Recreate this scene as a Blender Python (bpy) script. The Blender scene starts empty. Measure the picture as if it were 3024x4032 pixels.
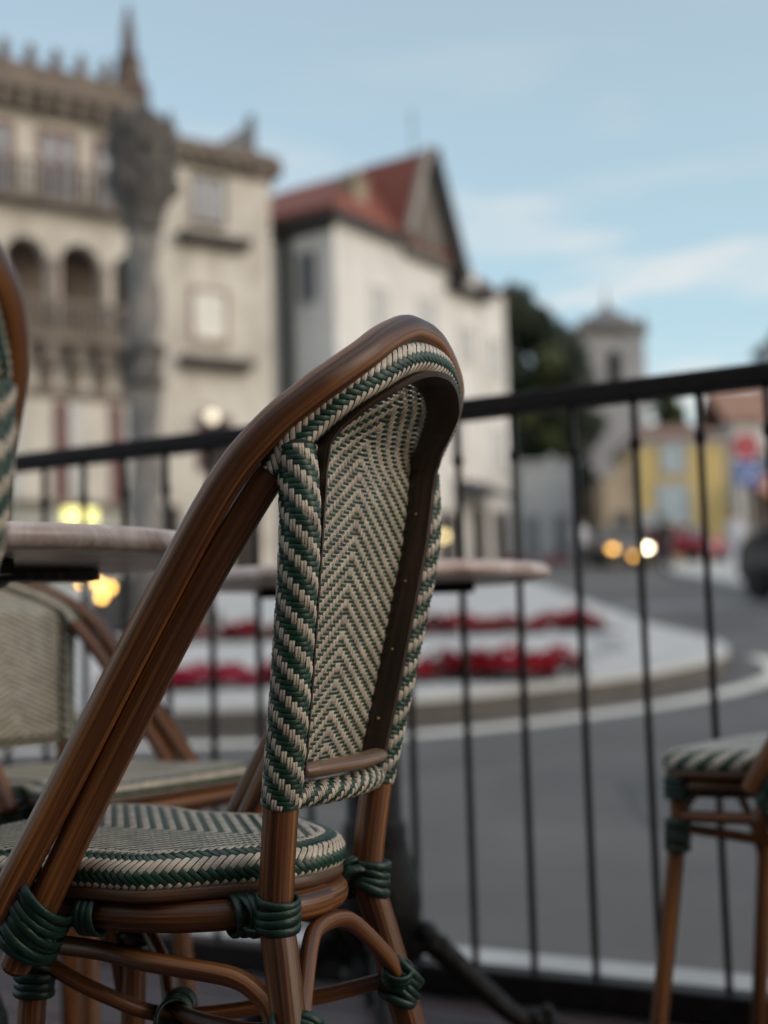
import bpy, bmesh, math, random
import numpy as np
from mathutils import Vector, Matrix
random.seed(7); rng = np.random.default_rng(7)
SC = bpy.context.scene
COL = SC.collection
PI = math.pi

# ------------------------------------------------------------------ helpers
class MB:
    """collects shapes that become ONE mesh object"""
    def __init__(s): s.v=[]; s.f=[]; s.uv=[]; s.m=[]; s.sm=[]
    def add(s, verts, faces, uvs=None, mat=0, smooth=False):
        o=len(s.v); s.v.extend([tuple(map(float,p)) for p in verts])
        for k,f in enumerate(faces):
            s.f.append([i+o for i in f]); s.m.append(mat); s.sm.append(smooth)
            s.uv.append(uvs[k] if uvs else [(0.,0.)]*len(f))
    def box(s, c, d, mat=0, rz=0.0, R=None):
        hx,hy,hz=d[0]/2,d[1]/2,d[2]/2
        P=[Vector((x*hx,y*hy,z*hz)) for x in(-1,1) for y in(-1,1) for z in(-1,1)]
        if R is None: R=Matrix.Rotation(rz,3,'Z')
        P=[R@p+Vector(c) for p in P]
        F=[(0,1,3,2),(4,6,7,5),(0,4,5,1),(2,3,7,6),(0,2,6,4),(1,5,7,3)]
        s.add(P,F,None,mat)
    def b2(s, x0,x1,y0,y1,z0,z1,mat=0): s.box(((x0+x1)/2,(y0+y1)/2,(z0+z1)/2),(abs(x1-x0),abs(y1-y0),abs(z1-z0)),mat)
    def tube(s, pts, r, n=12, mat=0, caps=True, smooth=True, closed=False, up=(0.13,0.31,0.94), sq=None):
        P=[Vector(p) for p in pts]; N=len(P)
        if not hasattr(r,'__len__'): r=[r]*N
        T=[]
        for i in range(N):
            a=P[(i-1)%N] if (closed or i>0) else P[i]; b=P[(i+1)%N] if (closed or i<N-1) else P[i]
            T.append((b-a).normalized())
        u=Vector(up); nrm=(u-T[0]*u.dot(T[0])).normalized()
        V=[];L=0;Ls=[]
        for i in range(N):
            nrm=(nrm-T[i]*nrm.dot(T[i])).normalized(); b=T[i].cross(nrm)
            if i: L+=(P[i]-P[i-1]).length
            Ls.append(L)
            for k in range(n):
                a=2*PI*k/n; V.append(P[i]+(nrm*math.cos(a)+b*math.sin(a)*(sq or 1))*r[i])
        F=[];U=[]
        M=N if closed else N-1
        for i in range(M):
            j=(i+1)%N
            la,lb=Ls[i],(Ls[j] if j else L+(P[0]-P[-1]).length)
            for k in range(n):
                F.append((i*n+k,i*n+(k+1)%n,j*n+(k+1)%n,j*n+k))
                v0,v1=2*PI*r[i]*k/n,2*PI*r[i]*(k+1)/n
                U.append([(la,v0),(la,v1),(lb,v1),(lb,v0)])
        s.add(V,F,U,mat,smooth)
        if caps and not closed:
            for i,sg in ((0,-1),(N-1,1)):
                base=len(s.v); ring=V[i*n:(i+1)*n]
                c=P[i]+T[i]*sg*r[i]*0.35
                inner=[c+(q-P[i])*0.72 for q in ring]
                s.v.extend([tuple(q) for q in ring+inner])
                for k in range(n):
                    k2=(k+1)%n
                    q=(k,k2,n+k2,n+k) if sg>0 else (k2,k,n+k,n+k2)
                    s.f.append([base+t for t in q]); s.m.append(mat); s.sm.append(smooth); s.uv.append([(Ls[i],0),(Ls[i],.01),(Ls[i]+.01,.01),(Ls[i]+.01,0)])
                q=[base+n+k for k in range(n)]
                if sg<0: q=q[::-1]
                s.f.append(q); s.m.append(mat); s.sm.append(False); s.uv.append([(Ls[i],0)]*n)
    def lathe(s, prof, n=24, c=(0,0,0), mat=0, smooth=True, capb=True, capt=True):
        V=[];F=[]
        for (r,z) in prof:
            for k in range(n):
                a=2*PI*k/n; V.append((c[0]+r*math.cos(a),c[1]+r*math.sin(a),c[2]+z))
        for i in range(len(prof)-1):
            for k in range(n): F.append((i*n+k,i*n+(k+1)%n,(i+1)*n+(k+1)%n,(i+1)*n+k))
        s.add(V,F,None,mat,smooth)
        if capt: s.add(V[-n:],[tuple(range(n))],None,mat)
        if capb: s.add(V[:n],[tuple(range(n))[::-1]],None,mat)
    def prism(s, poly, y0, y1, mat=0):
        """polygon in x,z extruded from y0 to y1"""
        n=len(poly)
        V=[(x,y0,z) for x,z in poly]+[(x,y1,z) for x,z in poly]
        F=[tuple(range(n)),tuple(range(2*n-1,n-1,-1))]+[(i,n+i,n+(i+1)%n,(i+1)%n)for i in range(n)]
        s.add(V,F,None,mat)
    def slab(s, poly, z0, z1, mat=0):
        n=len(poly); g=lambda z,x,y: z(x,y) if callable(z) else z
        V=[(x,y,g(z0,x,y)) for x,y in poly]+[(x,y,g(z1,x,y)) for x,y in poly]
        F=[tuple(range(n))[::-1],tuple(range(n,2*n))]+[(i,(i+1)%n,n+(i+1)%n,n+i)for i in range(n)]
        s.add(V,F,None,mat)
    def sheet(s, quad, t, mat=0):
        """thick sheet over a 3d polygon"""
        P=[Vector(p) for p in quad]; nrm=(P[1]-P[0]).cross(P[2]-P[0]).normalized()
        n=len(P); V=P+[p-nrm*t for p in P]
        F=[tuple(range(n)),tuple(range(2*n-1,n-1,-1))]+[(i,n+i,n+(i+1)%n,(i+1)%n)for i in range(n)]
        s.add(V,F,None,mat)
    def sphere(s,c,r,mat=0,n=12,m=8):
        rr=r if hasattr(r,'__len__') else (r,r,r)
        V=[];F=[]
        for i in range(m+1):
            t=PI*i/m
            for k in range(n):
                a=2*PI*k/n; V.append((c[0]+rr[0]*math.sin(t)*math.cos(a),c[1]+rr[1]*math.sin(t)*math.sin(a),c[2]+rr[2]*math.cos(t)))
        for i in range(m):
            for k in range(n): F.append((i*n+k,(i+1)*n+k,(i+1)*n+(k+1)%n,i*n+(k+1)%n))
        s.add(V,F,None,mat,True)
    def build(s, name, mats, parent=None, fixn=True):
        me=bpy.data.meshes.new(name)
        me.from_pydata(s.v,[],s.f); 
        if not hasattr(mats,'__len__'): mats=[mats]
        for m in mats: me.materials.append(m)
        me.polygons.foreach_set('material_index',s.m); me.polygons.foreach_set('use_smooth',s.sm)
        l=me.uv_layers.new(name='UVMap'); flat=[c for f in s.uv for p in f for c in p]
        l.data.foreach_set('uv',flat)
        if fixn:
            bm=bmesh.new(); bm.from_mesh(me); bmesh.ops.recalc_face_normals(bm,faces=bm.faces); bm.to_mesh(me); bm.free()
        me.update()
        o=bpy.data.objects.new(name,me); COL.objects.link(o)
        if parent: o.parent=parent
        return o

def tag(o,label=None,cat=None,group=None,kind=None):
    if label: o['label']=label
    if cat: o['category']=cat
    if group: o['group']=group
    if kind: o['kind']=kind
    return o
def empty(name,loc=(0,0,0),rz=0):
    o=bpy.data.objects.new(name,None); COL.objects.link(o); o.location=loc; o.rotation_euler=(0,0,rz); o.empty_display_size=.1
    return o
def copy_tree(o,parent=None):
    c=o.copy(); COL.objects.link(c)
    if parent: c.parent=parent
    for ch in list(o.children): copy_tree(ch,c)
    return c
def catmull(pts,m=8,closed=False):
    P=np.array(pts,float); n=len(P); out=[]
    rngi=range(n) if closed else range(n-1)
    for i in rngi:
        if closed: p0,p1,p2,p3=P[i-1],P[i],P[(i+1)%n],P[(i+2)%n]
        else:
            p1,p2=P[i],P[i+1]; p0=P[i-1] if i>0 else 2*p1-p2; p3=P[i+2] if i+2<n else 2*p2-p1
        for k in range(m):
            t=k/m; out.append(.5*((2*p1)+(-p0+p2)*t+(2*p0-5*p1+4*p2-p3)*t*t+(-p0+3*p1-3*p2+p3)*t**3))
    if not closed: out.append(P[-1])
    return np.array(out)

# ------------------------------------------------------------------ materials
def newmat(name):
    m=bpy.data.materials.new(name); m.use_nodes=True
    nt=m.node_tree; b=nt.nodes['Principled BSDF']; return m,nt,b
def mat(name,col,rough=.6,var=.25,scale=6.,bump=0.,bscale=None,metal=0.,coord='Object',stretch=(1,1,1),spec=.5,detail=5.,col2=None,coat=0.):
    m,nt,b=newmat(name); N=nt.nodes; L=nt.links
    b.inputs['Roughness'].default_value=rough; b.inputs['Metallic'].default_value=metal
    b.inputs['Specular IOR Level'].default_value=spec
    if coat: b.inputs['Coat Weight'].default_value=coat; b.inputs['Coat Roughness'].default_value=.25
    tc=N.new('ShaderNodeTexCoord'); mp=N.new('ShaderNodeMapping'); mp.inputs['Scale'].default_value=stretch
    L.new(tc.outputs[coord],mp.inputs['Vector'])
    no=N.new('ShaderNodeTexNoise'); no.inputs['Scale'].default_value=scale; no.inputs['Detail'].default_value=detail; no.inputs['Roughness'].default_value=.62
    L.new(mp.outputs[0],no.inputs['Vector'])
    cr=N.new('ShaderNodeValToRGB'); c2=col2 or tuple(min(1,c*(1+var)) for c in col); c1=tuple(c*(1-var) for c in col) if not col2 else col
    cr.color_ramp.elements[0].position=.32; cr.color_ramp.elements[1].position=.68
    cr.color_ramp.elements[0].color=(*c1,1); cr.color_ramp.elements[1].color=(*c2,1)
    L.new(no.outputs['Fac'],cr.inputs['Fac']); L.new(cr.outputs[0],b.inputs['Base Color'])
    if bump:
        n2=N.new('ShaderNodeTexNoise'); n2.inputs['Scale'].default_value=bscale or scale*4; n2.inputs['Detail'].default_value=4
        L.new(mp.outputs[0],n2.inputs['Vector'])
        bp=N.new('ShaderNodeBump'); bp.inputs['Strength'].default_value=bump; bp.inputs['Distance'].default_value=.02
        L.new(n2.outputs['Fac'],bp.inputs['Height']); L.new(bp.outputs[0],b.inputs['Normal'])
    return m
def wood(name,c1,c2,c3,rough=.42,us=5.,vs=330.,bump=.16,coat=.06):
    m,nt,b=newmat(name); N=nt.nodes; L=nt.links
    tc=N.new('ShaderNodeTexCoord'); mp=N.new('ShaderNodeMapping'); mp.inputs['Scale'].default_value=(us,vs,1)
    L.new(tc.outputs['UV'],mp.inputs['Vector'])
    no=N.new('ShaderNodeTexNoise'); no.inputs['Scale'].default_value=1.; no.inputs['Detail'].default_value=6; no.inputs['Roughness'].default_value=.7
    L.new(mp.outputs[0],no.inputs['Vector'])
    mp2=N.new('ShaderNodeMapping'); mp2.inputs['Scale'].default_value=(us*.8,vs*.2,1); L.new(tc.outputs['UV'],mp2.inputs['Vector'])
    n2=N.new('ShaderNodeTexNoise'); n2.inputs['Scale'].default_value=1.; n2.inputs['Detail'].default_value=3; L.new(mp2.outputs[0],n2.inputs['Vector'])
    ad=N.new('ShaderNodeMath'); ad.operation='MULTIPLY_ADD'; ad.inputs[1].default_value=.45; L.new(n2.outputs['Fac'],ad.inputs[0])
    a2=N.new('ShaderNodeMath'); a2.operation='MULTIPLY'; a2.inputs[1].default_value=.55; L.new(no.outputs['Fac'],a2.inputs[0]); L.new(a2.outputs[0],ad.inputs[2])
    cr=N.new('ShaderNodeValToRGB'); e=cr.color_ramp.elements
    e[0].position=.40; e[0].color=(*c1,1); e[1].position=.62; e[1].color=(*c3,1); x=e.new(.5); x.color=(*c2,1)
    L.new(ad.outputs[0],cr.inputs['Fac']); L.new(cr.outputs[0],b.inputs['Base Color'])
    b.inputs['Roughness'].default_value=rough; b.inputs['Coat Weight'].default_value=coat; b.inputs['Coat Roughness'].default_value=.3
    bp=N.new('ShaderNodeBump'); bp.inputs['Strength'].default_value=bump; bp.inputs['Distance'].default_value=.002
    L.new(no.outputs['Fac'],bp.inputs['Height']); L.new(bp.outputs[0],b.inputs['Normal'])
    return m
def strand(name,col,rough=.45,sheen=0.):
    """plastic rattan strand: fine ribs along its length (UV v)"""
    m,nt,b=newmat(name); N=nt.nodes; L=nt.links
    tc=N.new('ShaderNodeTexCoord'); mp=N.new('ShaderNodeMapping'); mp.inputs['Scale'].default_value=(1,1,1); L.new(tc.outputs['UV'],mp.inputs['Vector'])
    wv=N.new('ShaderNodeTexWave'); wv.bands_direction='Y'; wv.inputs['Scale'].default_value=1.25; wv.inputs['Distortion'].default_value=.3
    L.new(mp.outputs[0],wv.inputs['Vector'])
    no=N.new('ShaderNodeTexNoise'); no.inputs['Scale'].default_value=55.; no.inputs['Detail'].default_value=3; L.new(tc.outputs['Object'],no.inputs['Vector'])
    cr=N.new('ShaderNodeValToRGB'); cr.color_ramp.elements[0].position=.3; cr.color_ramp.elements[1].position=.72
    cr.color_ramp.elements[0].color=(*[c*.68 for c in col],1); cr.color_ramp.elements[1].color=(*[min(1,c*1.18) for c in col],1)
    L.new(no.outputs['Fac'],cr.inputs['Fac'])
    mx=N.new('ShaderNodeMix'); mx.data_type='RGBA'; mx.blend_type='MULTIPLY'; mx.inputs[0].default_value=.3
    L.new(cr.outputs[0],mx.inputs[6]); L.new(wv.outputs['Color'],mx.inputs[7]); L.new(mx.outputs[2],b.inputs['Base Color'])
    b.inputs['Roughness'].default_value=rough; b.inputs['Coat Weight'].default_value=.25; b.inputs['Coat Roughness'].default_value=.28
    bp=N.new('ShaderNodeBump'); bp.inputs['Strength'].default_value=.25; bp.inputs['Distance'].default_value=.0006
    L.new(wv.outputs['Fac'],bp.inputs['Height']); L.new(bp.outputs[0],b.inputs['Normal'])
    return m
def emit(name,col,strength):
    m,nt,b=newmat(name); b.inputs['Base Color'].default_value=(*col,1); b.inputs['Emission Color'].default_value=(*col,1); b.inputs['Emission Strength'].default_value=strength
    # slight unevenness of the glow across the lamp glass
    N=nt.nodes; tc=N.new('ShaderNodeTexCoord'); no=N.new('ShaderNodeTexNoise'); no.inputs['Scale'].default_value=3; nt.links.new(tc.outputs['Object'],no.inputs['Vector'])
    mr=N.new('ShaderNodeMapRange'); mr.inputs['To Min'].default_value=strength*.8; mr.inputs['To Max'].default_value=strength*1.2
    nt.links.new(no.outputs['Fac'],mr.inputs['Value']); nt.links.new(mr.outputs[0],b.inputs['Emission Strength'])
    return m
W_DARK=wood('chair_wood',(.016,.0055,.0025),(.120,.042,.012),(.36,.145,.036),us=2.2,vs=300)
W_STRIP=wood('strip_wood',(.035,.016,.009),(.09,.042,.02),(.17,.085,.045),vs=420)
W_BLACK=wood('frame_wood',(.012,.006,.004),(.034,.016,.009),(.075,.038,.02),vs=420,rough=.4,coat=.05)
W_TAN=wood('crossbar_wood',(.06,.032,.018),(.17,.10,.058),(.30,.19,.115),vs=420)
CREAM=strand('cream_strand',(.72,.62,.49),.36)
GREEN=strand('green_strand',(.007,.060,.032),.40)
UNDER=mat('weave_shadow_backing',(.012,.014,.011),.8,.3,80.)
SEATB=mat('seat_underweave',(.20,.21,.16),.7,.3,60.)
BIND=mat('binding_green',(.0026,.025,.0155),.42,.35,60.,bump=.1,bscale=300)
IRON=mat('black_iron',(.007,.0065,.0065),.42,.4,30.,bump=.25,bscale=90,spec=.25)
RAILM=mat('railing_paint',(.010,.0065,.006),.5,.4,25.,bump=.15,spec=.22)
def marble():
    m,nt,b=newmat('pink_marble'); N=nt.nodes; L=nt.links
    tc=N.new('ShaderNodeTexCoord'); n1=N.new('ShaderNodeTexNoise'); n1.inputs['Scale'].default_value=9; n1.inputs['Detail'].default_value=9; n1.inputs['Distortion'].default_value=2.4; n1.inputs['Roughness'].default_value=.65
    L.new(tc.outputs['Object'],n1.inputs['Vector'])
    cr=N.new('ShaderNodeValToRGB'); e=cr.color_ramp.elements
    e[0].position=.3; e[0].color=(.17,.11,.09,1); e[1].position=.72; e[1].color=(.74,.64,.58,1); x=e.new(.42); x.color=(.42,.30,.25,1); x=e.new(.55); x.color=(.58,.47,.42,1)
    L.new(n1.outputs['Fac'],cr.inputs['Fac']); L.new(cr.outputs[0],b.inputs['Base Color']); b.inputs['Roughness'].default_value=.3
    return m
MARBLE=marble()
NAIL=mat('brass_nail',(.5,.33,.12),.35,metal=.8)

# ------------------------------------------------------------------ woven strips
def runs(on,axis):
    """list of (fixed index, start, end) of consecutive True cells along axis"""
    A=on if axis==1 else on.T
    out=[]
    pad=np.zeros((A.shape[0],1),bool)
    D=np.diff(np.concatenate([pad,A,pad],1).astype(np.int8),axis=1)
    for i in range(A.shape[0]):
        st=np.where(D[i]==1)[0]; en=np.where(D[i]==-1)[0]
        out+= [(i,a,b) for a,b in zip(st,en)]
    return out
def weave(mb,S,urange,vrange,p,q,over,inside,ang=0.,h=.0009,wc=.84,wg=.84,pair=False,gpair=False,side=1,ext=.22,mc=0,mg=1):
    """S(u,v)->(P,N); lattice columns (pitch p) and rows (pitch q), turned by ang; cream columns, green rows"""
    ca,sa=math.cos(ang),math.sin(ang)
    cs=[( ca*u+sa*v, -sa*u+ca*v) for u in urange for v in vrange]
    i0=math.floor(min(c[0] for c in cs)/p)-1; i1=math.ceil(max(c[0] for c in cs)/p)+1
    j0=math.floor(min(c[1] for c in cs)/q)-1; j1=math.ceil(max(c[1] for c in cs)/q)+1
    I,J=np.meshgrid(np.arange(i0,i1),np.arange(j0,j1),indexing='ij')
    a=(I+.5)*p; b=(J+.5)*q; u=ca*a-sa*b; v=sa*a+ca*b
    ins=inside(u,v); ov=over(I,J,u,v)
    def strips(rs,warp,offs,width,matid):
        if not rs: return
        R=np.array(rs,float)
        fx,st,en=R[:,0],R[:,1],R[:,2]
        n=len(R); tl=np.array([-1.,-.25,.5,1.25,2.])  # placeholder, replaced below
        t=np.stack([st-ext,st+.18,(st+en)/2,en-.18,en+ext],1)
        hh=np.array([-.9,.75,1.,.75,-.9])*h
        for of in offs:
            jit=rng.normal(0,.025,n)[:,None]
            cross=np.array([-.5,0,.5])*width
            hc=np.array([-.45,.25,-.45])*h
            fixed=(fx[:,None]+.5+of+jit)
            A=np.repeat((fixed)[:,:,None],5,1)+cross[None,None,:]   # n,5,3
            B=np.repeat(t[:,:,None],3,2)
            H=hh[None,:,None]+hc[None,None,:]+rng.normal(0,.08*h,(n,1,1))
            if warp: aa=(A+i0)*p; bb=(B+j0)*q
            else:    aa=(B+i0)*p; bb=(A+j0)*q
            uu=ca*aa-sa*bb; vv=sa*aa+ca*bb
            P,Nn=S(uu.ravel(),vv.ravel())
            P=P+Nn*(H.repeat(1,0).ravel()[:,None])*side
            base=len(mb.v); mb.v.extend(map(tuple,P.tolist()))
            k=np.arange(n)[:,None]*15+base
            for r in range(4):
                for c in range(2):
                    q0=r*3+c; F=np.stack([k[:,0]+q0,k[:,0]+q0+1,k[:,0]+q0+4,k[:,0]+q0+3],1)
                    if (not warp) : F=F[:,::-1]
                    mb.f.extend(F.tolist()); mb.m.extend([matid]*n); mb.sm.extend([True]*n)
                    y0,y1=c*.5,(c+1)*.5; x0,x1=r/4,(r+1)/4
                    uvq=[(x0,y0),(x0,y1),(x1,y1),(x1,y0)]
                    if not warp: uvq=uvq[::-1]
                    mb.uv.extend([uvq]*n)
    strips(runs(ins&ov,1),True,(-.235,.235) if pair else (0,),(wc*.47 if pair else wc),mc)
    strips(runs(ins&~ov,0),False,(-.235,.235) if gpair else (0,),(wg*.47 if gpair else wg),mg)
def tubesurf(path,r,up):
    """surface function of a tube around a dense path"""
    P=np.array(path); d=np.linalg.norm(np.diff(P,axis=0),axis=1); L=np.concatenate([[0],np.cumsum(d)])
    T=np.gradient(P,axis=0); T/=np.linalg.norm(T,axis=1)[:,None]
    U=np.array([up(i/len(P)) if callable(up) else up for i in range(len(P))],float)
    Nn=U-T*(U*T).sum(1)[:,None]; Nn/=np.linalg.norm(Nn,axis=1)[:,None]; B=np.cross(T,Nn)
    ip=lambda A,u: np.stack([np.interp(u,L,A[:,k]) for k in range(3)],1)
    def S(u,v):
        a=v/r; n=ip(Nn,u); b=ip(B,u); n=n/np.linalg.norm(n,axis=1)[:,None]; b=b/np.linalg.norm(b,axis=1)[:,None]
        dirn=n*np.cos(a)[:,None]+b*np.sin(a)[:,None]
        return ip(P,u)+dirn*r, dirn
    return S,L[-1]

# ------------------------------------------------------------------ the bistro chair (local: x right, y forward, z up)
def coil(mb,c,axis,R,r,n,pitch,tilt=0.,sq=1.,up=(0.2,.3,.93)):
    r*=.86; pitch*=.86
    axis=Vector(axis).normalized(); u=Vector(up); u=(u-axis*u.dot(axis)).normalized(); w=axis.cross(u)
    for k in range(n):
        cc=Vector(c)+axis*(k-(n-1)/2)*pitch; tl=tilt+random.uniform(-.28,.28); RR=R*random.uniform(.95,1.02)
        pts=[cc+u*math.cos(t)*RR+w*math.sin(t)*RR*sq+axis*math.sin(t+.6)*tl*R for t in np.linspace(0,2*PI,24,endpoint=False)]
        mb.tube(pts,r*1.12*random.uniform(.88,1.1),8,closed=True,sq=.55,up=tuple(axis))
OUT=[(0,-.1008,.8895),(.027,-.1015,.8865),(.060,-.0985,.8725),(.084,-.0930,.8568),(.105,-.0801,.8401),(.118,-.0652,.8258),(.133,-.0342,.7978),(.141,.0034,.7542),(.1485,.0690,.6515),(.155,.1475,.5245),(.158,.1913,.4555),(.1585,.205,.432)]
INN=[(0,-.1073,.8650),(.025,-.1056,.8635),(.050,-.1012,.8555),(.071,-.0939,.8430),(.091,-.0798,.8282),(.106,-.0612,.8091),(.115,-.0469,.7926),(.116,-.033,.7705),(.1185,-.0205,.7575),(.1272,.0285,.6850),(.133,.0850,.5930),(.138,.1439,.4941),(.141,.2035,.3904)]
def full(h): return [(-w,y,z) for w,y,z in h[::-1]]+list(h[1:])
SEATO=[(0,-.009),(.030,-.005),(.058,.012),(.083,.038),(.107,.066),(.126,.096),(.127,.135),(.127,.175),(.132,.205),(.148,.235),(.157,.275),(.157,.312),(.146,.334),(.115,.344),(.06,.347),(0,.348)]
RAILO=[(0,.003),(.028,.007),(.051,.021),(.076,.046),(.096,.078),(.105,.115),(.106,.165),(.108,.205),(.122,.245),(.134,.285),(.130,.312),(.105,.325),(.045,.329),(0,.330)]
def loop(h): return [(x,y) for x,y in h]+[(-x,y) for x,y in h[-2:0:-1]]
def make_chair(edge=PI/4,fl=((.075,.246,.43),(.0705,.247,.352),(.085,.268,0.))):
    root=empty('bistro_chair')
    # hoops
    mb=MB(); mb.tube(catmull(full(OUT),6),.0132,18); mb.build('outer_hoop',W_DARK,root)
    mb=MB(); innp=catmull(full(INN),6); mb.tube(innp,.0128,18); mb.build('inner_hoop',W_DARK,root)
    # rear legs, one with each back post
    postpts=[(.1155,-.0500,.788),(.1122,-.0495,.722),(.0956,-.0285,.606),(.0847,-.013,.529),(.0785,-.002,.45),(.0795,-.003,.42),(.0895,-.016,.36),(.149,-.091,0.)]
    for sx in (-1,1):
        pp=[(sx*x,y,z) for x,y,z in postpts]
        mb=MB(); mb.tube(catmull(pp,8),[.0128]*16+[.0140]*41,18,up=(0,1,.1))
        lg=mb.build('rear_leg',W_DARK,root)
        mb=MB(); fp=[(sx*q[0],q[1],q[2]) for q in fl]
        mb.tube(catmull(fp,6),.0118,16,up=(0,1,.1)); mb.build('front_leg',W_DARK,root)
        # woven sleeve of the post
        d=np.array(catmull(pp[:4],20)); d=d[0:-2]
        ext=np.array([d[-1]+(d[-1]-d[-2])*k for k in range(1,7)]); path=np.concatenate([d,ext])[::-1]   # from the bottom up
        S,Lt=tubesurf(path,.0152,(0,1,.15)); rr=.0152; nc=20; p=2*PI*rr/nc
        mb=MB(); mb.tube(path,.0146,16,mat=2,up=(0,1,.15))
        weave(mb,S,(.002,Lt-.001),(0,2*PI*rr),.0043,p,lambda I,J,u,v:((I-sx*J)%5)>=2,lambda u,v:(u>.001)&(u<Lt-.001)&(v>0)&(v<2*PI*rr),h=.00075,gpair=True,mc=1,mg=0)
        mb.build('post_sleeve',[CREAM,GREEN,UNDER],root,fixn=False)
    # woven wrap over the top of the inner hoop
    k0=[i for i,q in enumerate(innp) if q[2]>.768]; path=innp[k0[0]:k0[-1]+1]
    cen=np.array([0,-.02,.70])
    def upf(t): 
        i=min(len(path)-1,int(t*len(path))); return path[i]-cen
    S,Lt=tubesurf(path,.0142,upf); rr=.0142
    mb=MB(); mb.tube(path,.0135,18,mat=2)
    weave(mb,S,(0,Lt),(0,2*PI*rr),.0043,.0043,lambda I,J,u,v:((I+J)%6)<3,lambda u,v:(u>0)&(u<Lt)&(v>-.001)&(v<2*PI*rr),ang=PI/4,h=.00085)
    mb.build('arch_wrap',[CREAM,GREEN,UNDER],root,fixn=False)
    # back panel, a woven sheet between the posts
    zz=[.50,.529,.606,.722,.759,.789,.8022,.8195,.8324,.8441,.851,.8522,.86]; yy=[-.008,-.013,-.0285,-.0495,-.0545,-.0575,-.0635,-.0798,-.0935,-.1012,-.1056,-.1073,-.113]
    wz=[.52,.529,.606,.722,.76,.789,.8022,.8195,.8324,.8441,.851,.8522]; ww=[.0672,.0699,.0808,.0974,.1000,.1010,.0952,.0817,.0638,.0442,.0228,.0]   # inner half width
    OFF=.012
    def PS(u,v):
        y=np.interp(v,zz,yy)+OFF-.010*(1-(u/.11)**2)*0
        dy=(np.interp(v+.002,zz,yy)-np.interp(v-.002,zz,yy))/.004
        n=np.stack([0*u,-np.ones_like(u),dy],1); n/=np.linalg.norm(n,axis=1)[:,None]
        return np.stack([u,y,v],1),n
    ins=lambda u,v:(np.abs(u)<np.interp(v,wz,ww)-.0015)&(v>.536)&(v<.8515)
    pat=lambda I,J,u,v:((np.where(u<0,I,-1-I)-J)%4)<2
    mb=MB()
    weave(mb,PS,(-.1,.1),(.54,.86),.0047,.0033,pat,ins,h=.0005,pair=True,wc=.88,wg=.68)
    weave(mb,PS,(-.1,.1),(.54,.86),.0047,.0033,lambda I,J,u,v:~pat(I,J,u,v),ins,h=.0006,pair=True,wc=.86,wg=.74,side=-1,)
    mb.build('back_panel',[CREAM,GREEN],root,fixn=False)
    # bent wooden strip that frames the panel
    zs=list(np.linspace(.533,.782,14)); prof=[(-np.interp(z,wz,ww),z) for z in zs]
    top=[(-.1005,.792),(-.0952,.8022),(-.0817,.8195),(-.0638,.8330),(-.0436,.8445),(-.022,.8512),(0,.8528)]
    half=prof+top; pathf=catmull(half+[(-x,z) for x,z in half[-2::-1]],3)
    mb=MB(); n=len(pathf); V=[];F=[];U=[];Ln=0
    for i in range(n):
        a=pathf[max(0,i-1)]; b=pathf[min(n-1,i+1)]; t=(b-a)/np.linalg.norm(b-a); nn=np.array([t[1],-t[0]])
        x,z=pathf[i]; y=np.interp(z,zz,yy)+OFF
        if i: Ln+=np.linalg.norm(pathf[i]-pathf[i-1])
        rd=np.interp(z,[.60,.77,.80,.83,.86],[-.0225,-.0235,-.027,-.029,-.029])
        for dn,dy in ((0,.004),(.0040,.004),(.0034,rd),(-.0008,rd-.001)):
            V.append((x+nn[0]*dn,y+dy,z+nn[1]*dn))
        if i:
            for k in range(4):
                k2=(k+1)%4; F.append(((i-1)*4+k,(i-1)*4+k2,i*4+k2,i*4+k)); U.append([(Ln-.01,k*.01),(Ln-.01,k2*.01),(Ln,k2*.01),(Ln,k*.01)])
    mb.add(V,F,U,0,False); fr=mb.build('panel_frame',W_BLACK,root)
    for sx in (-1,1):
        for z in (.57,.63,.69,.75):
            x=sx*(np.interp(z,wz,ww)-.0040); y=np.interp(z,zz,yy)+OFF-.010
            mb=MB(); mb.sphere((x,y,z),.0014,0,8,6); mb.build('nail',NAIL,fr)
    # bottom bar of the back
    mb=MB(); bar=[(x,-.030+.010*(abs(x)/.07)**2,.5390) for x in np.linspace(-.068,.068,13)]; mb.tube(bar,[.008]+[.0105]*11+[.008],12,sq=.62,up=(0,1,0)); mb.build('back_crossbar',W_TAN,root)
    path=np.array([(x,-.024+.010*(abs(x)/.07)**2,.5195) for x in np.linspace(-.073,.073,40)]); S,Lt=tubesurf(path,.0095,(0,0,1)); rr=.0095
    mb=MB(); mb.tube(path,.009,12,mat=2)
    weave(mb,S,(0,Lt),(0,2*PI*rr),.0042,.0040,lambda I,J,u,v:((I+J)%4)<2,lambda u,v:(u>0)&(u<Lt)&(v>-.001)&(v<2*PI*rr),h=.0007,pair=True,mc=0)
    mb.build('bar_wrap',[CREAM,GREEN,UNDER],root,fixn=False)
    # seat: woven top, woven rolled edge, thin strip, rail
    ol=catmull(loop(SEATO),8,True); n=len(ol)
    Tn=np.roll(ol,-1,0)-np.roll(ol,1,0); Tn/=np.linalg.norm(Tn,axis=1)[:,None]; Nout=np.stack([-Tn[:,1],Tn[:,0]],1)
    if (Nout*(ol-np.array([0,.17]))).sum()<0: Nout=-Nout
    seg=np.linalg.norm(np.roll(ol,-1,0)-ol,axis=1); LL=np.concatenate([[0],np.cumsum(seg)]); olc=np.concatenate([ol,ol[:1]]); Nc=np.concatenate([Nout,Nout[:1]])
    pin=np.array([.030,.020,.012,.005,.001,0,.0005,.003]); pz=np.array([.4770,.4768,.4757,.4722,.4670,.4610,.4555,.4515])
    pl=np.concatenate([[0],np.cumsum(np.hypot(np.diff(pin),np.diff(pz)))])
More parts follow.
